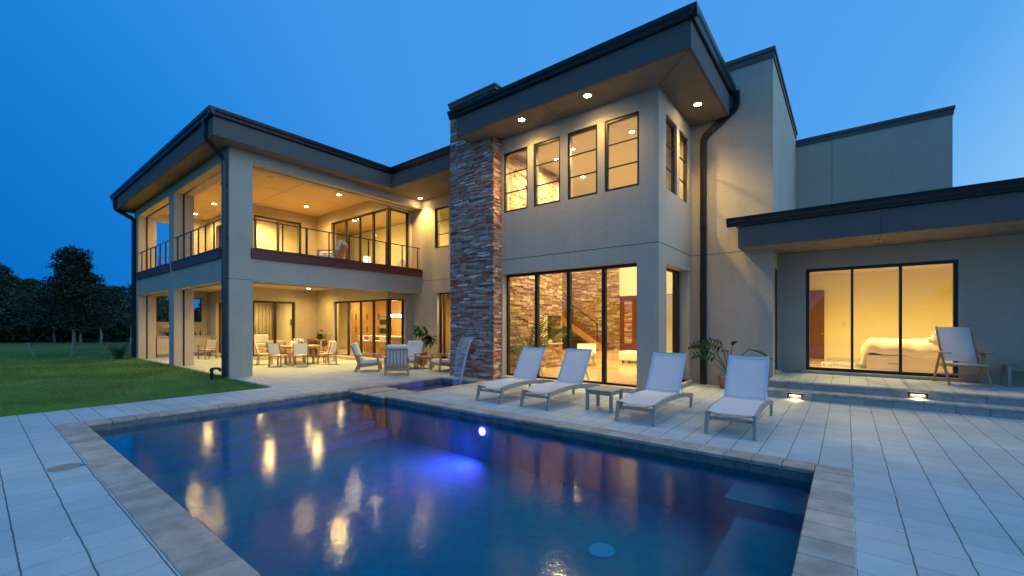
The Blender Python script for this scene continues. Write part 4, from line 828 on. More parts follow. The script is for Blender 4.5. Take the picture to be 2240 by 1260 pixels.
# ================================================================== furniture
def lounger():
    t = thing('sun_lounger', '', 'sun lounger'); TK = 'teak_grey'; wy = .29
    # x across, y along (feet at y=0, head +y)
    prof = [(-.02, .30), (.3, .335), (.7, .345), (1.1, .335), (1.5, .30), (1.86, .245)]
    b = MB()
    for sx in (-1, 1):
        for (a, c) in zip(prof, prof[1:]):
            b.add([(sx * wy + dx, y, z + dz) for (y, z) in (a, c) for dx, dz in ((-.016, -.075), (.016, -.075), (.016, 0), (-.016, 0))], [(3, 2, 1, 0), (4, 5, 6, 7), (0, 1, 5, 4), (1, 2, 6, 5), (2, 3, 7, 6), (3, 0, 4, 7)])
    b.box(-wy, wy, .01, .035, .185, .23); b.box(-wy, wy, 1.82, 1.85, .17, .22); b.box(-wy, wy, .93, .96, .25, .29); b.build('frame', TK, t, bevel=.004)
    for sx in (-1, 1):
        MB().bar((sx * wy, -.055, 0), (sx * wy, .01, .30), .045, .055, (0, 1, 0)).build('leg', TK, t, bevel=.005)
        MB().bar((sx * wy, 1.76, 0), (sx * wy, 1.80, .20), .04, .05, (0, 1, 0)).build('leg', TK, t, bevel=.005)
    def cloth(pts, sag):
        b = MB(); m = len(pts); K = 8
        for j in (0, 1):
            for (y, z) in pts:
                for k in range(K + 1):
                    u = -1 + 2 * k / K; b.v.append((u * (wy - .012), y, z - sag * (1 - u * u) - j * .004))
        for j in (0, 1):
            o_ = j * m * (K + 1)
            for i in range(m - 1):
                for k in range(K): a = o_ + i * (K + 1) + k; b.f.append((a, a + 1, a + K + 2, a + K + 1) if j == 0 else (a, a + K + 1, a + K + 2, a + 1))
        return b
    seat = [(-.02, .305)] + [(y, z + .006) for y, z in prof[1:3]] + [(.95, .345), (1.12, .34)]
    cloth(seat, .012).build('seat', 'sling', t, smooth=True)
    hb = (1.12, .335); tp = (1.52, .985); bp = [(hb[0] + (tp[0] - hb[0]) * k / 6, hb[1] + (tp[1] - hb[1]) * k / 6) for k in range(7)]
    cloth(bp, .010).build('back_sling', 'sling', t, smooth=True)
    b = MB()
    for sx in (-1, 1): b.bar((sx * (wy - .012), hb[0], hb[1]), (sx * (wy - .012), tp[0], tp[1]), .03, .022)
    b.bar((-wy, tp[0], tp[1] - .004), (wy, tp[0], tp[1] - .004), .016, .016)
    b.build('back_frame', 'steel_white', t)
    b = MB()
    for f in (.05, .93):
        y_, z_ = hb[0] + (tp[0] - hb[0]) * f, hb[1] + (tp[1] - hb[1]) * f; b.tube([(-wy + .02, y_ - .004, z_), (0, y_ + .004, z_ - .006), (wy - .02, y_ - .004, z_)], .004, 5)
    b.build('hem', 'steel_white', t)
    b = MB()
    for sx in (-1, 1): b.bar((sx * .2, 1.36, .70), (sx * .2, 1.62, .24), .014, .014)
    b.tube([(-.26, .05, .28), (-.15, .03, .25), (0, .03, .235), (.15, .03, .25), (.26, .05, .28)], .006, 6); b.build('support_bar', 'steel', t)
    return t
mat('steel_white', (.55, .62, .72), .35, metal=.2, bump=0)
L0 = lounger(); g = 'sun loungers lined up beside the pool'
for (x, y, rz, lb) in ((-5.40, 6.20, R(1.5), 'white sling lounger nearest the spa and the stone chimney'), (-4.37, 6.26, R(-1), 'white sling lounger directly left of the small teak side table'), (-2.52, 6.26, R(-.7), 'white sling lounger directly right of the small teak side table'), (-1.23, 6.32, R(1), 'white sling lounger nearest the terrace steps with the clay pot behind')):
    place(L0, (x, y, 0), rz, lb, group=g)
def small_table(name, label, loc, rz, w, d, h, m, group=None):
    t = thing(name, label, 'side table', loc, rz, group); b = MB(); n = 9
    for i in range(n): b.box(-w / 2 + i * w / n + .003, -w / 2 + (i + 1) * w / n - .003, -d / 2, d / 2, h - .022, h)
    b.build('top', m, t, bevel=.002); b = MB()
    b.box(-w / 2 + .03, w / 2 - .03, -d / 2 + .03, -d / 2 + .05, h - .085, h - .023); b.box(-w / 2 + .03, w / 2 - .03, d / 2 - .05, d / 2 - .03, h - .085, h - .023); b.box(-w / 2 + .03, -w / 2 + .05, -d / 2 + .051, d / 2 - .051, h - .085, h - .023); b.box(w / 2 - .05, w / 2 - .03, -d / 2 + .051, d / 2 - .051, h - .085, h - .023)
    b.build('apron', m, t)
    for sx in (-1, 1):
        for sy in (-1, 1): MB().box(sx * (w / 2 - .03) - .025, sx * (w / 2 - .03) + .025, sy * (d / 2 - .03) - .025, sy * (d / 2 - .03) + .025, 0, h - .023).build('leg', m, t, bevel=.004)
    return t
small_table('side_table', 'small square teak side table between the middle loungers', (-3.37, 6.93, 0), R(2), .50, .50, .36, 'teak_grey')
small_table('side_table', 'low teak side table at the right edge on the terrace', (2.66, 12.12, .33), R(0), .62, .42, .40, 'teak_grey')
small_table('side_table', 'low teak side table between the cushioned club chairs near the planter', (-11.35, 9.65, 0), R(35), .5, .5, .40, 'teak')
# folding recliner on the terrace
t = thing('folding_armchair', 'teak folding armchair with tall white sling back on the terrace', 'chair', (1.77, 12.02, .33), R(12))
for sx in (-1, 1):
    x = sx * .29
    MB().bar((x, -.34, 0), (x, .03, .60), .03, .045, (0, 1, 0)).build('leg', 'teak', t, bevel=.004); MB().bar((x + sx * .032, .26, 0), (x + sx * .032, -.02, .60), .03, .045, (0, 1, 0)).build('leg', 'teak', t, bevel=.004)
    MB().box(x - .035, x + .035, -.34, .22, .60, .625).build('armrest', 'teak', t, bevel=.008)
    MB().bar((x - sx * .03, -.02, .28), (x - sx * .03, .34, 1.12), .022, .035, (0, 1, 0)).build('back_post', 'teak', t)
MB().box(-.29, .29, -.30, .20, .355, .385).build('seat_frame', 'teak', t); MB().box(-.28, .28, .08, .11, .15, .185).build('stretcher', 'teak', t)
def slab(name, a, c, w, m, t):   # thin cloth between two lines
    b = MB(); b.bar(a, c, w, .01, (0, 0, 1)); return b.build(name, m, t)
b = MB(); b.add([(-.25, .06, .44), (.25, .06, .44), (.25, .335, 1.11), (-.25, .335, 1.11), (-.25, .068, .437), (.25, .068, .437), (.25, .343, 1.107), (-.25, .343, 1.107)], [(0, 1, 2, 3), (7, 6, 5, 4), (0, 4, 5, 1), (1, 5, 6, 2), (2, 6, 7, 3), (3, 7, 4, 0)]); b.build('back_sling', 'sling', t)
MB().box(-.26, .26, -.34, .16, .386, .396).build('seat', 'sling', t)
b = MB()
for sx in (-1, 1): b.bar((sx * .262, .055, .43), (sx * .262, .335, 1.12), .012, .03, (0, 1, 0))
b.build('piping', 'steel_white', t)
# club chairs
def club():
    t = thing('club_chair', '', 'club chair'); TK = 'teak'     # faces -y
    for sx in (-1, 1):
        x = sx * .33
        MB().bar((x, -.33, 0), (x, -.28, .50), .05, .06, (0, 1, 0)).build('leg', TK, t, bevel=.005)
        b = MB(); b.bar((x, .40, 0), (x, .27, .30), .045, .07, (0, 1, 0)); b.bar((x, .27, .28), (x, .30, .50), .045, .06, (0, 1, 0)); b.build('leg', TK, t, bevel=.005)
        MB().box(x - .045, x + .045, -.38, .42, .50, .525).build('armrest', TK, t, bevel=.008)
        MB().bar((x * .9, -.30, .24), (x * .9, .34, .16), .025, .09).build('side_rail', TK, t)
    MB().box(-.31, .31, -.33, -.30, .19, .28).build('front_rail', TK, t); MB().box(-.31, .31, .325, .355, .13, .22).build('rear_rail', TK, t)
    M = Matrix.Translation((0, .30, .22)) @ Matrix.Rotation(R(-20), 4, 'X')
    b = MB()
    for k in range(7): b.box(-.29 + k * .58 / 6 - .018, -.29 + k * .58 / 6 + .018, 0, .02, .04, .58, M)
    b.box(-.31, .31, -.003, .024, .56, .62, M); b.box(-.31, .31, -.003, .024, 0, .05, M); b.build('backrest', TK, t)
    MB().box(-.285, .285, -.36, .24, .235, .36, Matrix.Rotation(R(-4), 4, 'X')).build('seat_cushion', 'cushion', t, bevel=.045, seg=4)
    MB().box(-.285, .285, -.13, -.006, .12, .70, M).build('back_cushion', 'cushion', t, bevel=.05, seg=4)
    return t
K0 = club(); g = 'club chairs grouped on the patio'
def face(dx, dy): return math.atan2(dx, -dy)      # rotate -y to (dx,dy)
place(K0, (-12.12, 7.98, 0), face(.64, .77), 'cushioned club chair seen from its left side, nearest the dining table', group=g)
place(K0, (-10.62, 7.92, 0), face(-.80, .60), 'club chair with its slatted teak back turned to the pool', group=g)
place(K0, (-11.75, 9.30, 0), face(.45, -.89), 'club chair facing the pool in front of the tall potted plant', group=g)
place(K0, (-10.25, 9.50, 0), face(-.30, -.95), 'club chair partly hidden by the stone chimney', group=g)
g = 'club chairs on the balcony'
place(K0, (-14.6, 8.0, 3.575), face(-.74, -.67), 'club chair on the balcony showing its white back cushion above the rail', group=g)
place(K0, (-16.4, 8.5, 3.575), face(.5, -.86), 'club chair at the rear of the balcony beside the upper doors', group=g)
place(K0, (-17.6, 7.2, 3.575), face(.9, .4), 'low club chair on the balcony in front of the lit door panels', group=g)
# dining set
t = thing('dining_table', 'round teak dining table with flowers under the porch', 'table', (-16.30, 7.72, 0)); b = MB(); b.lathe([(.001, .655), (.70, .655), (.71, .665), (.71, .69), (.001, .69)], n=40); b.build('tabletop', 'teak', t)
MB().lathe([(.56, .60), (.58, .60), (.58, .654), (.56, .654)], n=32).build('apron', 'teak', t)
for a in (45, 135, 225, 315): x, y = .5 * math.cos(R(a)), .5 * math.sin(R(a)); MB().box(x - .035, x + .035, y - .035, y + .035, 0, .654).build('leg', 'teak', t)
def dchair():
    t = thing('dining_chair', '', 'dining chair')     # faces -y
    for sx in (-1, 1):
        x = sx * .23
        MB().bar((x, -.22, 0), (x, -.20, .58), .032, .036, (0, 1, 0)).build('leg', 'teak', t)
        b = MB(); b.bar((x, .22, 0), (x, .20, .42), .032, .036, (0, 1, 0)); b.bar((x, .20, .41), (x, .30, .84), .032, .03, (0, 1, 0)); b.build('leg', 'teak', t)
        MB().box(x - .025, x + .025, -.24, .24, .58, .60).build('armrest', 'teak', t)
    MB().box(-.24, .24, -.22, .22, .36, .395).build('seat_frame', 'teak', t); MB().box(-.215, .215, -.2, .2, .396, .41).build('seat', 'sling', t)
    b = MB(); b.add([(-.21, .205, .45), (.21, .205, .45), (.21, .295, .83), (-.21, .295, .83), (-.21, .213, .45), (.21, .213, .45), (.21, .303, .83), (-.21, .303, .83)], [(0, 1, 2, 3), (7, 6, 5, 4), (0, 4, 5, 1), (1, 5, 6, 2), (2, 6, 7, 3), (3, 7, 4, 0)]); b.build('backrest', 'sling', t)
    return t
D0 = dchair(); g = 'dining chairs round the porch table'; cx, cy = -16.30, 7.72
for ang, rr, lb in ((-62, 1.08, 'dining chair with its back to the pool, left one of the near pair'), (-24, 1.12, 'dining chair with its back to the pool, right one of the near pair'), (-118, 1.15, 'dining chair beside the corner column at the left of the table'), (28, 1.15, 'dining chair in profile at the right of the table before the console'),
                    (92, 1.05, 'dining chair on the far side in front of the console table'), (160, 1.05, 'dining chair on the far side before the sitting room door')):
    x, y = cx + rr * math.cos(R(ang)), cy + rr * math.sin(R(ang)); place(D0, (x, y, 0), face(cx - x, cy - y), lb, group=g)
place(D0, (-21.6, 6.3, 0), face(-.9, -.3), 'lone teak chair in the west porch before the outdoor counter', group=g)
t = thing('flower_vase', 'small glass vase of cream flowers on the dining table', 'vase', (-16.35, 7.75, .69)); MB().lathe([(.03, 0), (.045, .04), (.04, .1), (.03, .12)], n=14).build('vase', 'steel', t)
q = np.random.default_rng(9).normal(size=(500, 3)) * [.05, .05, .035] + [0, 0, .17]; leaf_mesh(q, None, .03, 'petals', 'white_petal', t, .7, 2); leaf_mesh(q[:60] - [0, 0, .05], None, .035, 'leaves', 'leaf_plant', t, .5, 3)
t = thing('console_table', 'weathered teak console with lower shelves against the porch wall', 'console', (-18.95, 9.80, 0)); MB().box(-.62, .62, -.2, .2, .78, .81).box(-.58, .58, -.18, .18, .40, .42).box(-.58, .58, -.18, .18, .08, .10).build('shelf', 'teak', t)
for sx in (-1, 1):
    for sy in (-1, 1): MB().box(sx * .57 - .025, sx * .57 + .025, sy * .16 - .025, sy * .16 + .025, 0, .78).build('leg', 'teak_grey', t)
def blade_leaf(b, base, dirv, L, w, droop, n=6, fold=.15):
    p = Vector(base); d = Vector(dirv).normalized(); prev = None; rows = []
    for k in range(n + 1):
        s = k / n; ww = w * math.sin(math.pi * min(.97, .12 + .85 * s)) ; sd = d.cross(Vector((0, 0, 1)))
        sd = sd.normalized() if sd.length > .05 else Vector((1, 0, 0)); up = sd.cross(d)
        rows.append((p - sd * ww + up * ww * fold, p.copy(), p + sd * ww + up * ww * fold)); p = p + d * (L / n); d = (d + Vector((0, 0, -droop / n))).normalized()
    vs = [v for r in rows for v in r]; fs = []
    for k in range(n): fs += [(3 * k, 3 * k + 1, 3 * k + 4, 3 * k + 3), (3 * k + 1, 3 * k + 2, 3 * k + 5, 3 * k + 4)]
    b.add(vs, fs)
t = thing('red_anthurium', 'dark bowl of green leaves with red blooms on the console', 'plant', (-18.75, 9.80, .81)); MB().lathe([(.08, 0), (.17, .06), (.19, .1), (.15, .1)], n=20).build('bowl', 'dark_bowl', t, smooth=True); b = MB(); b2 = MB(); r = random.Random(2)
for k in range(34): a = r.uniform(0, 6.28); blade_leaf(b, (0, 0, .08), (math.cos(a), math.sin(a), r.uniform(.3, 1.8)), r.uniform(.2, .42), .05, r.uniform(.8, 1.8))
for k in range(7): a = r.uniform(0, 6.28); p = (.1 * math.cos(a), .1 * math.sin(a), r.uniform(.32, .46)); blade_leaf(b2, p, (r.uniform(-1, 1), r.uniform(-1, 1), .8), .1, .035, .3, 4)
b.build('leaves', 'leaf_plant', t); b2.build('blooms', 'red_petal', t)
# frangipani in a wooden planter by the link wall
t = thing('potted_frangipani', 'tall frangipani with long drooping leaves in a tan planter by the link wall', 'plant', (-12.45, 10.45, 0)); MB().lathe([(.19, 0), (.24, .36), (.27, .38), (.27, .43), (.23, .43), (.22, .38), (.01, .38)], n=4).build('planter', 'planter_wood', t); b = MB()
heads = [((-.05, -.05, 1.35), 1.0), ((.28, .06, 1.02), 1.0)]
b.tube([(0, 0, .38), (.03, 0, .6), (.0, -.02, .9), (-.05, -.05, 1.35)], [.028, .024, .02, .014], 7); b.tube([(.03, 0, .6), (.16, .03, .8), (.28, .06, 1.02)], [.02, .017, .012], 7); b.build('stem', 'bark_pale', t); b = MB(); b2 = MB()
for (hx, hy, hz), s in heads:
    for k in range(60):
        a = r.uniform(0, 6.28); z = r.uniform(-.2, .08); blade_leaf(b, (hx, hy, hz + z), (math.cos(a), math.sin(a), r.uniform(-.4, .7)), r.uniform(.28, .46), .055, r.uniform(.6, 2.2))
    blade_leaf(b2, (hx, hy, hz + .1), (.4, -.6, 1), .09, .05, 0, 3)
b.build('leaves', 'leaf_plant', t); b2.build('blooms', 'white_petal', t)
# bird of paradise in clay pot by the tower
t = thing('potted_philodendron', 'sprawling split leaf plant in a glazed amber pot by the tower wall', 'plant', (-2.17, 10.98, 0)); MB().lathe([(.16, 0), (.205, .04), (.245, .16), (.24, .27), (.23, .30), (.205, .30), (.2, .27), (.01, .27)], n=32).build('pot', 'terracotta', t, smooth=True); s = MB(); b = MB(); b2 = MB()
def petiole(tip, r0=.012):
    tip = Vector(tip); m = tip * .5; m.z = tip.z * .68; s.tube([(0, 0, .25), (m.x * .5, m.y * .5, .25 + (tip.z - .25) * .4), (m.x * 1.25, m.y * 1.25, .25 + (tip.z - .25) * .78), tip], [r0, r0 * .9, r0 * .8, r0 * .6], 6)
# the camera sees +x as right; leaves reach left and right along the wall
for tip, side in (((-.38, -.12, .95), -1), ((-.28, -.16, .72), -1), ((-.12, -.2, 1.0), 1)):
    petiole(tip); tip = Vector(tip)
    for k in range(7):
        f = k / 6; base = tip + Vector((-.42 * f, -.05 * f, .06 * math.sin(3 * f))); 
        for sg in (-1, 1): blade_leaf(b, base, (-.35, -.2 * sg, .95 * (1 if sg > 0 else -.55)), .18 * (1 - .4 * f) * rnd.uniform(.8, 1.2), .052, .7, 4, .5)
for tip, d, L, w in (((.10, -.1, 1.0), (.4, -.4, .5), .22, .07), ((.14, -.12, .74), (.8, -.3, -.1), .3, .08), ((.42, -.06, .92), (.95, -.1, -.22), .55, .075), ((.0, -.12, .86), (-.3, -.6, .1), .2, .07)):
    petiole(tip); blade_leaf(b, tip, d, L, w, .5, 8, .5)
petiole((-.30, -.18, .55), .007); blade_leaf(b2, (-.30, -.18, .55), (-.7, -.2, -.5), .2, .02, .3, 4); blade_leaf(b2, (-.25, -.18, .56), (-.9, .2, .1), .13, .012, .0, 4)
s.build('stem', 'leaf_mid', t); b.build('leaves', 'leaf_plant', t); b2.build('bloom', 'orange_petal', t)
# outdoor counter, orchid, bottles
t = thing('outdoor_counter', 'stucco outdoor kitchen counter with pale top under the west window', 'counter', (-24.49, 5.06, 0)); MB().box(.05, .62, .03, 2.05, .16, .92).box(.05, .5, .05, 2.03, 0, .158).build('body', 'stucco', t); MB().box(0, .67, 0, 2.06, .92, .96).build('worktop', 'sill_stone', t)
t = thing('potted_orchid', 'white orchid in a round dark pot on the outdoor counter', 'plant', (-24.05, 5.55, .96)); MB().lathe([(.08, 0), (.13, .08), (.11, .17), (.09, .17)], n=18).build('pot', 'dark_bowl', t, smooth=True); b = MB(); b2 = MB(); s = MB()
for k in range(16): a = r.uniform(0, 6.28); blade_leaf(b, (0, 0, .14), (math.cos(a), math.sin(a), .5), r.uniform(.2, .3), .05, 1.4)
for a in (0, 1.6, 3.4): s.tube([(0, 0, .14), (.05 * math.cos(a), .05 * math.sin(a), .32), (.16 * math.cos(a), .16 * math.sin(a), .42)], .005, 5)
q = np.random.default_rng(2).normal(size=(60, 3)) * [.09, .09, .04] + [0, 0, .42]; leaf_mesh(q, None, .035, 'blooms', 'white_petal', t, .8, 8); b.build('leaves', 'leaf_plant', t); s.build('stem', 'leaf_mid', t)
for i, (y, h, lb) in enumerate(((6.55, .20, 'short dark bottle at the end of the outdoor counter'), (6.75, .30, 'tall slim bottle at the end of the outdoor counter'))):
    t = thing('bottle', lb, 'bottle', (-24.1, y, .96)); MB().lathe([(.03, 0), (.03, h * .6), (.012, h * .75), (.012, h)], n=12).build('glass', 'dark_bowl', t, smooth=True)
t = thing('sandals', 'pair of dark sandals left on the floor by the counter', 'sandals', (-23.6, 6.95, 0)); MB().box(0, .1, -.13, .13, 0, .03).box(.15, .25, -.13, .13, 0, .03).build('sole', 'dark_bowl', t, bevel=.01); MB().box(0, .1, -.04, .02, .03, .07).box(.15, .25, -.04, .02, .03, .07).build('strap', 'dark_bowl', t, bevel=.01)
# standpipe at lawn edge
t = thing('standpipe', 'pair of rusty iron pipes with elbows at the lawn edge beside the column', 'pipe', (-13.75, 4.12, 0)); MB().tube(curve([(0, 0, -.05), (0, 0, .28), (.22, .12, .28), (.22, .12, .2)], 4), .032, 10).build('pipe', 'rusty_iron', t, smooth=True); MB().tube(curve([(-.13, .02, -.05), (-.13, .02, .27), (-.02, .06, .27)], 4), .028, 10).build('pipe', 'rusty_iron', t, smooth=True); MB().lathe([(.045, .2), (.045, .25)], n=12).lathe([(.04, .19), (.04, .24)], (-.13, .02, 0), 12).build('collar', 'rusty_iron', t)
# skimmer lid and deck caps
t = thing('skimmer_lid', 'round brown skimmer lid set in the paving left of the pool', 'lid', (-6.43, .62, 0)); MB().lathe([(.001, .006), (.13, .006), (.135, 0), (.001, 0)], n=36).build('lid', 'skimmer', t); MB().lathe([(.001, .008), (.03, .008), (.03, 0), (.001, 0)], (.06, .12, 0), 16).build('plug', 'steel', t)
for (x, y, lb) in ((.303, 4.16, 'small round deck cap nearest the right coping'), (.312, 5.02, 'small round deck cap right of the pool corner'), (.03, 5.87, 'small round deck cap just behind the pool corner'), (-5.21, .41, 'small round deck cap second from the bottom left'), (-4.30, .41, 'small round deck cap nearest the bottom left edge'), (-6.12, .41, 'small round deck cap close to the skimmer lid')):
    t = thing('deck_cap', lb, 'deck cap', (x, y, 0), 0, 'round anchor caps in the paving'); MB().lathe([(.001, .005), (.022, .005), (.026, 0), (.001, 0)], n=20).build('cap', 'deck_cap', t)

# ================================================================== vegetation
TS = 1
def branch_tree(name, label, loc, h, r, crown0, seed, leafm, barkm, nleaf=5000, ls=.06, trunk_r=.09, group=None, cat='tree', conic=.4, nb=22, cr=.42, amin=.0):
    rg = np.random.default_rng(seed); rr = random.Random(seed); t = thing(name, label, cat, loc, rr.uniform(0, 6), group); b = MB()
    lean = Vector((rr.uniform(-.04, .04), rr.uniform(-.04, .04), 0)) * h
    ax = [Vector((0, 0, 0)).lerp(Vector((lean.x, lean.y, h * .92)), k / 6) + Vector((rr.uniform(-1, 1), rr.uniform(-1, 1), 0)) * .012 * h * (k > 0) for k in range(7)]
    b.tube(ax, [trunk_r * (1 - .14 * k) for k in range(7)], 8); ctr = []
    for i in range(nb):
        f = (i + .5) / nb; z = crown0 + (h * .9 - crown0) * f; base = Vector((lean.x * z / h, lean.y * z / h, z)); a = i * 2.4 + rr.uniform(-.4, .4)
        rad = r * (1 - conic * f) * (math.sin(math.pi * min(1, .18 + .8 * f)) ** .6) * rr.uniform(.6, 1.1)
        tip = base + Vector((math.cos(a) * rad, math.sin(a) * rad, rad * rr.uniform(.15, .55))); b.tube([base, base.lerp(tip, .5) + Vector((0, 0, -.03 * rad)), tip], [trunk_r * .35, trunk_r * .22, trunk_r * .08], 5)
        for q in (.45, .7, 1.0): ctr.append((base.lerp(tip, q) + Vector((0, 0, rr.uniform(-.12, .12) * r)), max(amin, rad * cr * rr.uniform(.6, 1.25))))
    for k in range(8): ctr.append((Vector((lean.x, lean.y, h)) + Vector((rr.gauss(0, .12), rr.gauss(0, .12), rr.uniform(-.25, .0))) * r, r * .22))
    b.build('trunk', barkm, t); cs = np.array([tuple(c) for c, _ in ctr]); rs = np.array([q for _, q in ctr]); idx = rg.integers(0, len(cs), nleaf)
    d = rg.normal(size=(nleaf, 3)); d /= np.linalg.norm(d, axis=1)[:, None]; P_ = cs[idx] + d * (rs[idx] * (rg.uniform(.15, 1.05, nleaf) ** .6 * np.where(rg.uniform(0, 1, nleaf) < .07, 1.3, 1)))[:, None] * [1, 1, .7]
    leaf_mesh(P_, None, ls, 'crown', leafm, t, .5, seed); return t
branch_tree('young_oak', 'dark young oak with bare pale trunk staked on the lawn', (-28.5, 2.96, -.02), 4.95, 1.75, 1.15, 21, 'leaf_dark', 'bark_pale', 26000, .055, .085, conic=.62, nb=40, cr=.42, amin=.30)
for (x, y, tx, ty, lb) in ((-30.0, 1.8, -28.7, 2.8, 'leaning wooden stake with guy rope left of the young oak'), (-27.9, 3.95, -28.4, 3.1, 'leaning wooden stake with guy rope right of the young oak')):
    t = thing('tree_stake', lb, 'stake', (x, y, 0), 0, 'guy stakes of the young oak'); d = Vector((tx - x, ty - y, 0)).normalized()
    MB().bar((d.x * .12, d.y * .12, -.05), (-d.x * .22, -d.y * .22, .62), .05, .05).build('post', 'bark_pale', t); MB().tube([(-d.x * .12, -d.y * .12, .42), (tx - x, ty - y, 2.0)], .014, 6).build('rope', 'rope', t)
cR, sR = .7863, .6178
def at(px, tt, z=0): r_ = (px - 1120) / 931.7; return ((cR * r_ - sR) * tt, (sR * r_ + cR) * tt, z)
protos = {}
def forest(kind, leafm, h, r, c0, seed, n, ls): protos[kind] = branch_tree('forest_tree', '', (0, 0, 0), h, r, c0, seed, leafm, 'bark_pale' if kind != 'dark' else 'bark', n, ls, .13)
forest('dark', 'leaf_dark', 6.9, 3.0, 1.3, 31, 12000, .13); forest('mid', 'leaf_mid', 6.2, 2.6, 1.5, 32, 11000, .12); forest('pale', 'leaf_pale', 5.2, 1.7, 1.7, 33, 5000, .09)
rr = random.Random(12); used = set(); g = 'trees at the far edge of the lawn'
words = {'dark': 'dark broad tree', 'mid': 'mid green tree', 'pale': 'pale leaved slender tree'}
spots = [(14, 37, 'mid', .88), (52, 40, 'dark', .85), (92, 39, 'mid', .8), (120, 35, 'dark', .68), (176, 35, 'mid', .62), (186, 37, 'dark', .64), (220, 34, 'pale', .72), (262, 38, 'mid', .72), (286, 34, 'pale', .8), (305, 40, 'dark', .74), (-30, 37, 'dark', .95), (-90, 39, 'mid', 1.0), (-160, 38, 'dark', .95), (240, 43, 'dark', .78), (150, 45, 'dark', .84), (70, 46, 'dark', .92), (-4, 43, 'dark', 1.1), (340, 40, 'mid', .7)]
spotw = ['leftmost in the frame', 'behind and left of the young oak', 'just left of the young oak', 'with its trunk left of the oak trunk', 'with its trunk right of the oak trunk', 'second right of the oak trunk', 'standing midway between oak and house', 'close to the porch corner', 'with bare trunk beside the west downspout', 'hidden behind the west porch', 'beyond the left edge', 'well beyond the left edge', 'farthest beyond the left edge', 'in the back row right of the oak', 'in the back row behind the oak', 'in the back row left of the oak', 'tall in the back row at the left edge', 'behind the house corner']
for (px, tt, k, s), w in zip(spots, spotw):
    o = protos[k] if k not in used else copy_tree(protos[k]); used.add(k); o.location = at(px, tt, -.05); o.rotation_euler = (0, 0, rr.uniform(0, 6.28)); o.scale = (s, s, s * rr.uniform(.92, 1.08)); tag(o, words[k] + ' at the lawn edge, ' + w, 'tree', g)
# woods ring around the property
rg = np.random.default_rng(5); n = 110000; th = rg.uniform(0, 2 * math.pi, n); rad = 50 + 10 * rg.uniform(0, 1, n)
top = 4.6 + 1.2 * np.sin(th * 9 + 1) + 1.1 * np.sin(th * 23) + .8 * np.sin(th * 57 + 2) + .5 * np.sin(th * 131); top = top * (.75 + .25 * (rad - 50) / 10)
z = top * rg.uniform(0, 1, n) ** .8; Pp = np.stack([rad * np.cos(th) - 3, rad * np.sin(th) + 3, z], 1)
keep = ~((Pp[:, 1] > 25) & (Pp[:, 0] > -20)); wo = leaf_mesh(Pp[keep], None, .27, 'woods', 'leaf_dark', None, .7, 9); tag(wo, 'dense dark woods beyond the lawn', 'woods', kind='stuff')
# understory at the lawn edge
n = 26000; px = rg.uniform(-200, 360, n); tt = rg.uniform(36, 44, n); X = ((cR * (px - 1120) / 931.7 - sR) * tt); Y = ((sR * (px - 1120) / 931.7 + cR) * tt)
zz = rg.uniform(0, 1, n) ** 1.1 * (2.8 + 1.2 * np.sin(px * .09) + .8 * np.sin(px * .31)); o = leaf_mesh(np.stack([X, Y, zz], 1), None, .16, 'undergrowth', 'leaf_mid', None, .6, 4); tag(o, 'shrubby undergrowth along the far lawn edge', 'undergrowth', kind='stuff')
# ornamental grass by the west downspout
t = thing('ornamental_grass', 'clump of tall thin grass at the west corner of the porch', 'plant', (-24.9, 4.0, -.02)); b = MB(); r = random.Random(6)
for k in range(170):
    a = r.uniform(0, 6.28); blade_leaf(b, (r.uniform(-.12, .12), r.uniform(-.12, .12), 0), (math.cos(a) * .5, math.sin(a) * .5, 1.2), r.uniform(.5, 1.1), .006, r.uniform(.5, 1.6), 6, .1)
b.build('blades', 'leaf_palm', t)
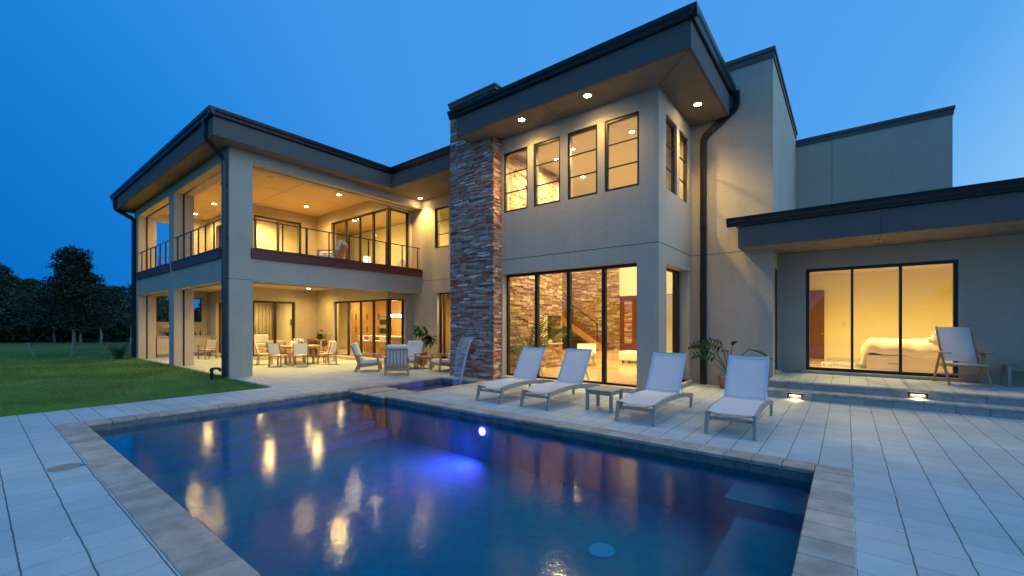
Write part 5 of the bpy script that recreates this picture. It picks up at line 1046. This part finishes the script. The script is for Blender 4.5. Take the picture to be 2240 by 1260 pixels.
# lawn grass blades
def grass_blades(n, px0, px1, t0, t1, h, w, seed, name):
    rg = np.random.default_rng(seed); q = rg.uniform(0, 1, n); tt = 1 / (1 / t0 + (1 / t1 - 1 / t0) * q); px = rg.uniform(px0, px1, n); r_ = (px - 1120) / 931.7
    X = (cR * r_ - sR) * tt; Y = (sR * r_ + cR) * tt; ok = (X < -10.76) & (Y < 4.45) | (X < -24.7); X, Y = X[ok], Y[ok]; m = len(X)
    return X, Y, m, rg
def blades_obj(parts):
    V = []; 
    for X, Y, m, rg, h, w in parts:
        a = rg.uniform(0, 6.28, m); hh = h * rg.uniform(.5, 1.3, m); hh = hh + .05 * np.exp(-np.abs(Y - 4.4) / .12) * (X < -13.6) * (X > -24.4); d = np.stack([np.cos(a), np.sin(a)], 1); ln = rg.normal(size=(m, 2)) * .45 * hh[:, None]; p = np.stack([X, Y], 1); zb = np.full((m, 1), -.035)
        A = np.concatenate([p - d * w, zb], 1); B = np.concatenate([p + d * w, zb], 1); T_ = np.concatenate([p + ln, (hh - .035)[:, None]], 1); V.append(np.stack([A, B, T_], 1).reshape(-1, 3))
    V = np.concatenate(V); n = len(V) // 3; me = bpy.data.meshes.new('grass'); me.vertices.add(3 * n); me.vertices.foreach_set('co', V.astype('f4').ravel()); me.loops.add(3 * n); me.loops.foreach_set('vertex_index', np.arange(3 * n, dtype='i4')); me.polygons.add(n); me.polygons.foreach_set('loop_start', np.arange(0, 3 * n, 3, dtype='i4')); me.update(calc_edges=True); me.materials.append(MAT['grass_blade'])
    o = bpy.data.objects.new('grass', me); COL.objects.link(o); return tag(o, 'short mown green grass of the lawn', 'grass', kind='stuff')
parts = []
for n, a, c, t0, t1, h, w, s in ((150000, -120, 640, 6.5, 14, .045, .004, 1), (90000, -60, 560, 12, 30, .05, .008, 2)):
    X, Y, m, rg_ = grass_blades(n, a, c, t0, t1, h, w, s, 'g'); parts.append((X, Y, m, rg_, h, w))
rg_ = np.random.default_rng(3); m = 5000; parts.append((np.full(m, -10.735) - rg_.uniform(0, .1, m) ** 1.0, rg_.uniform(-2, 4.4, m), m, rg_, .07, .004)); parts.append((rg_.uniform(-24.6, -10.8, m), 4.44 - rg_.uniform(0, .15, m), m, rg_, .08, .004))
blades_obj(parts)
print('objects', len(bpy.data.objects))
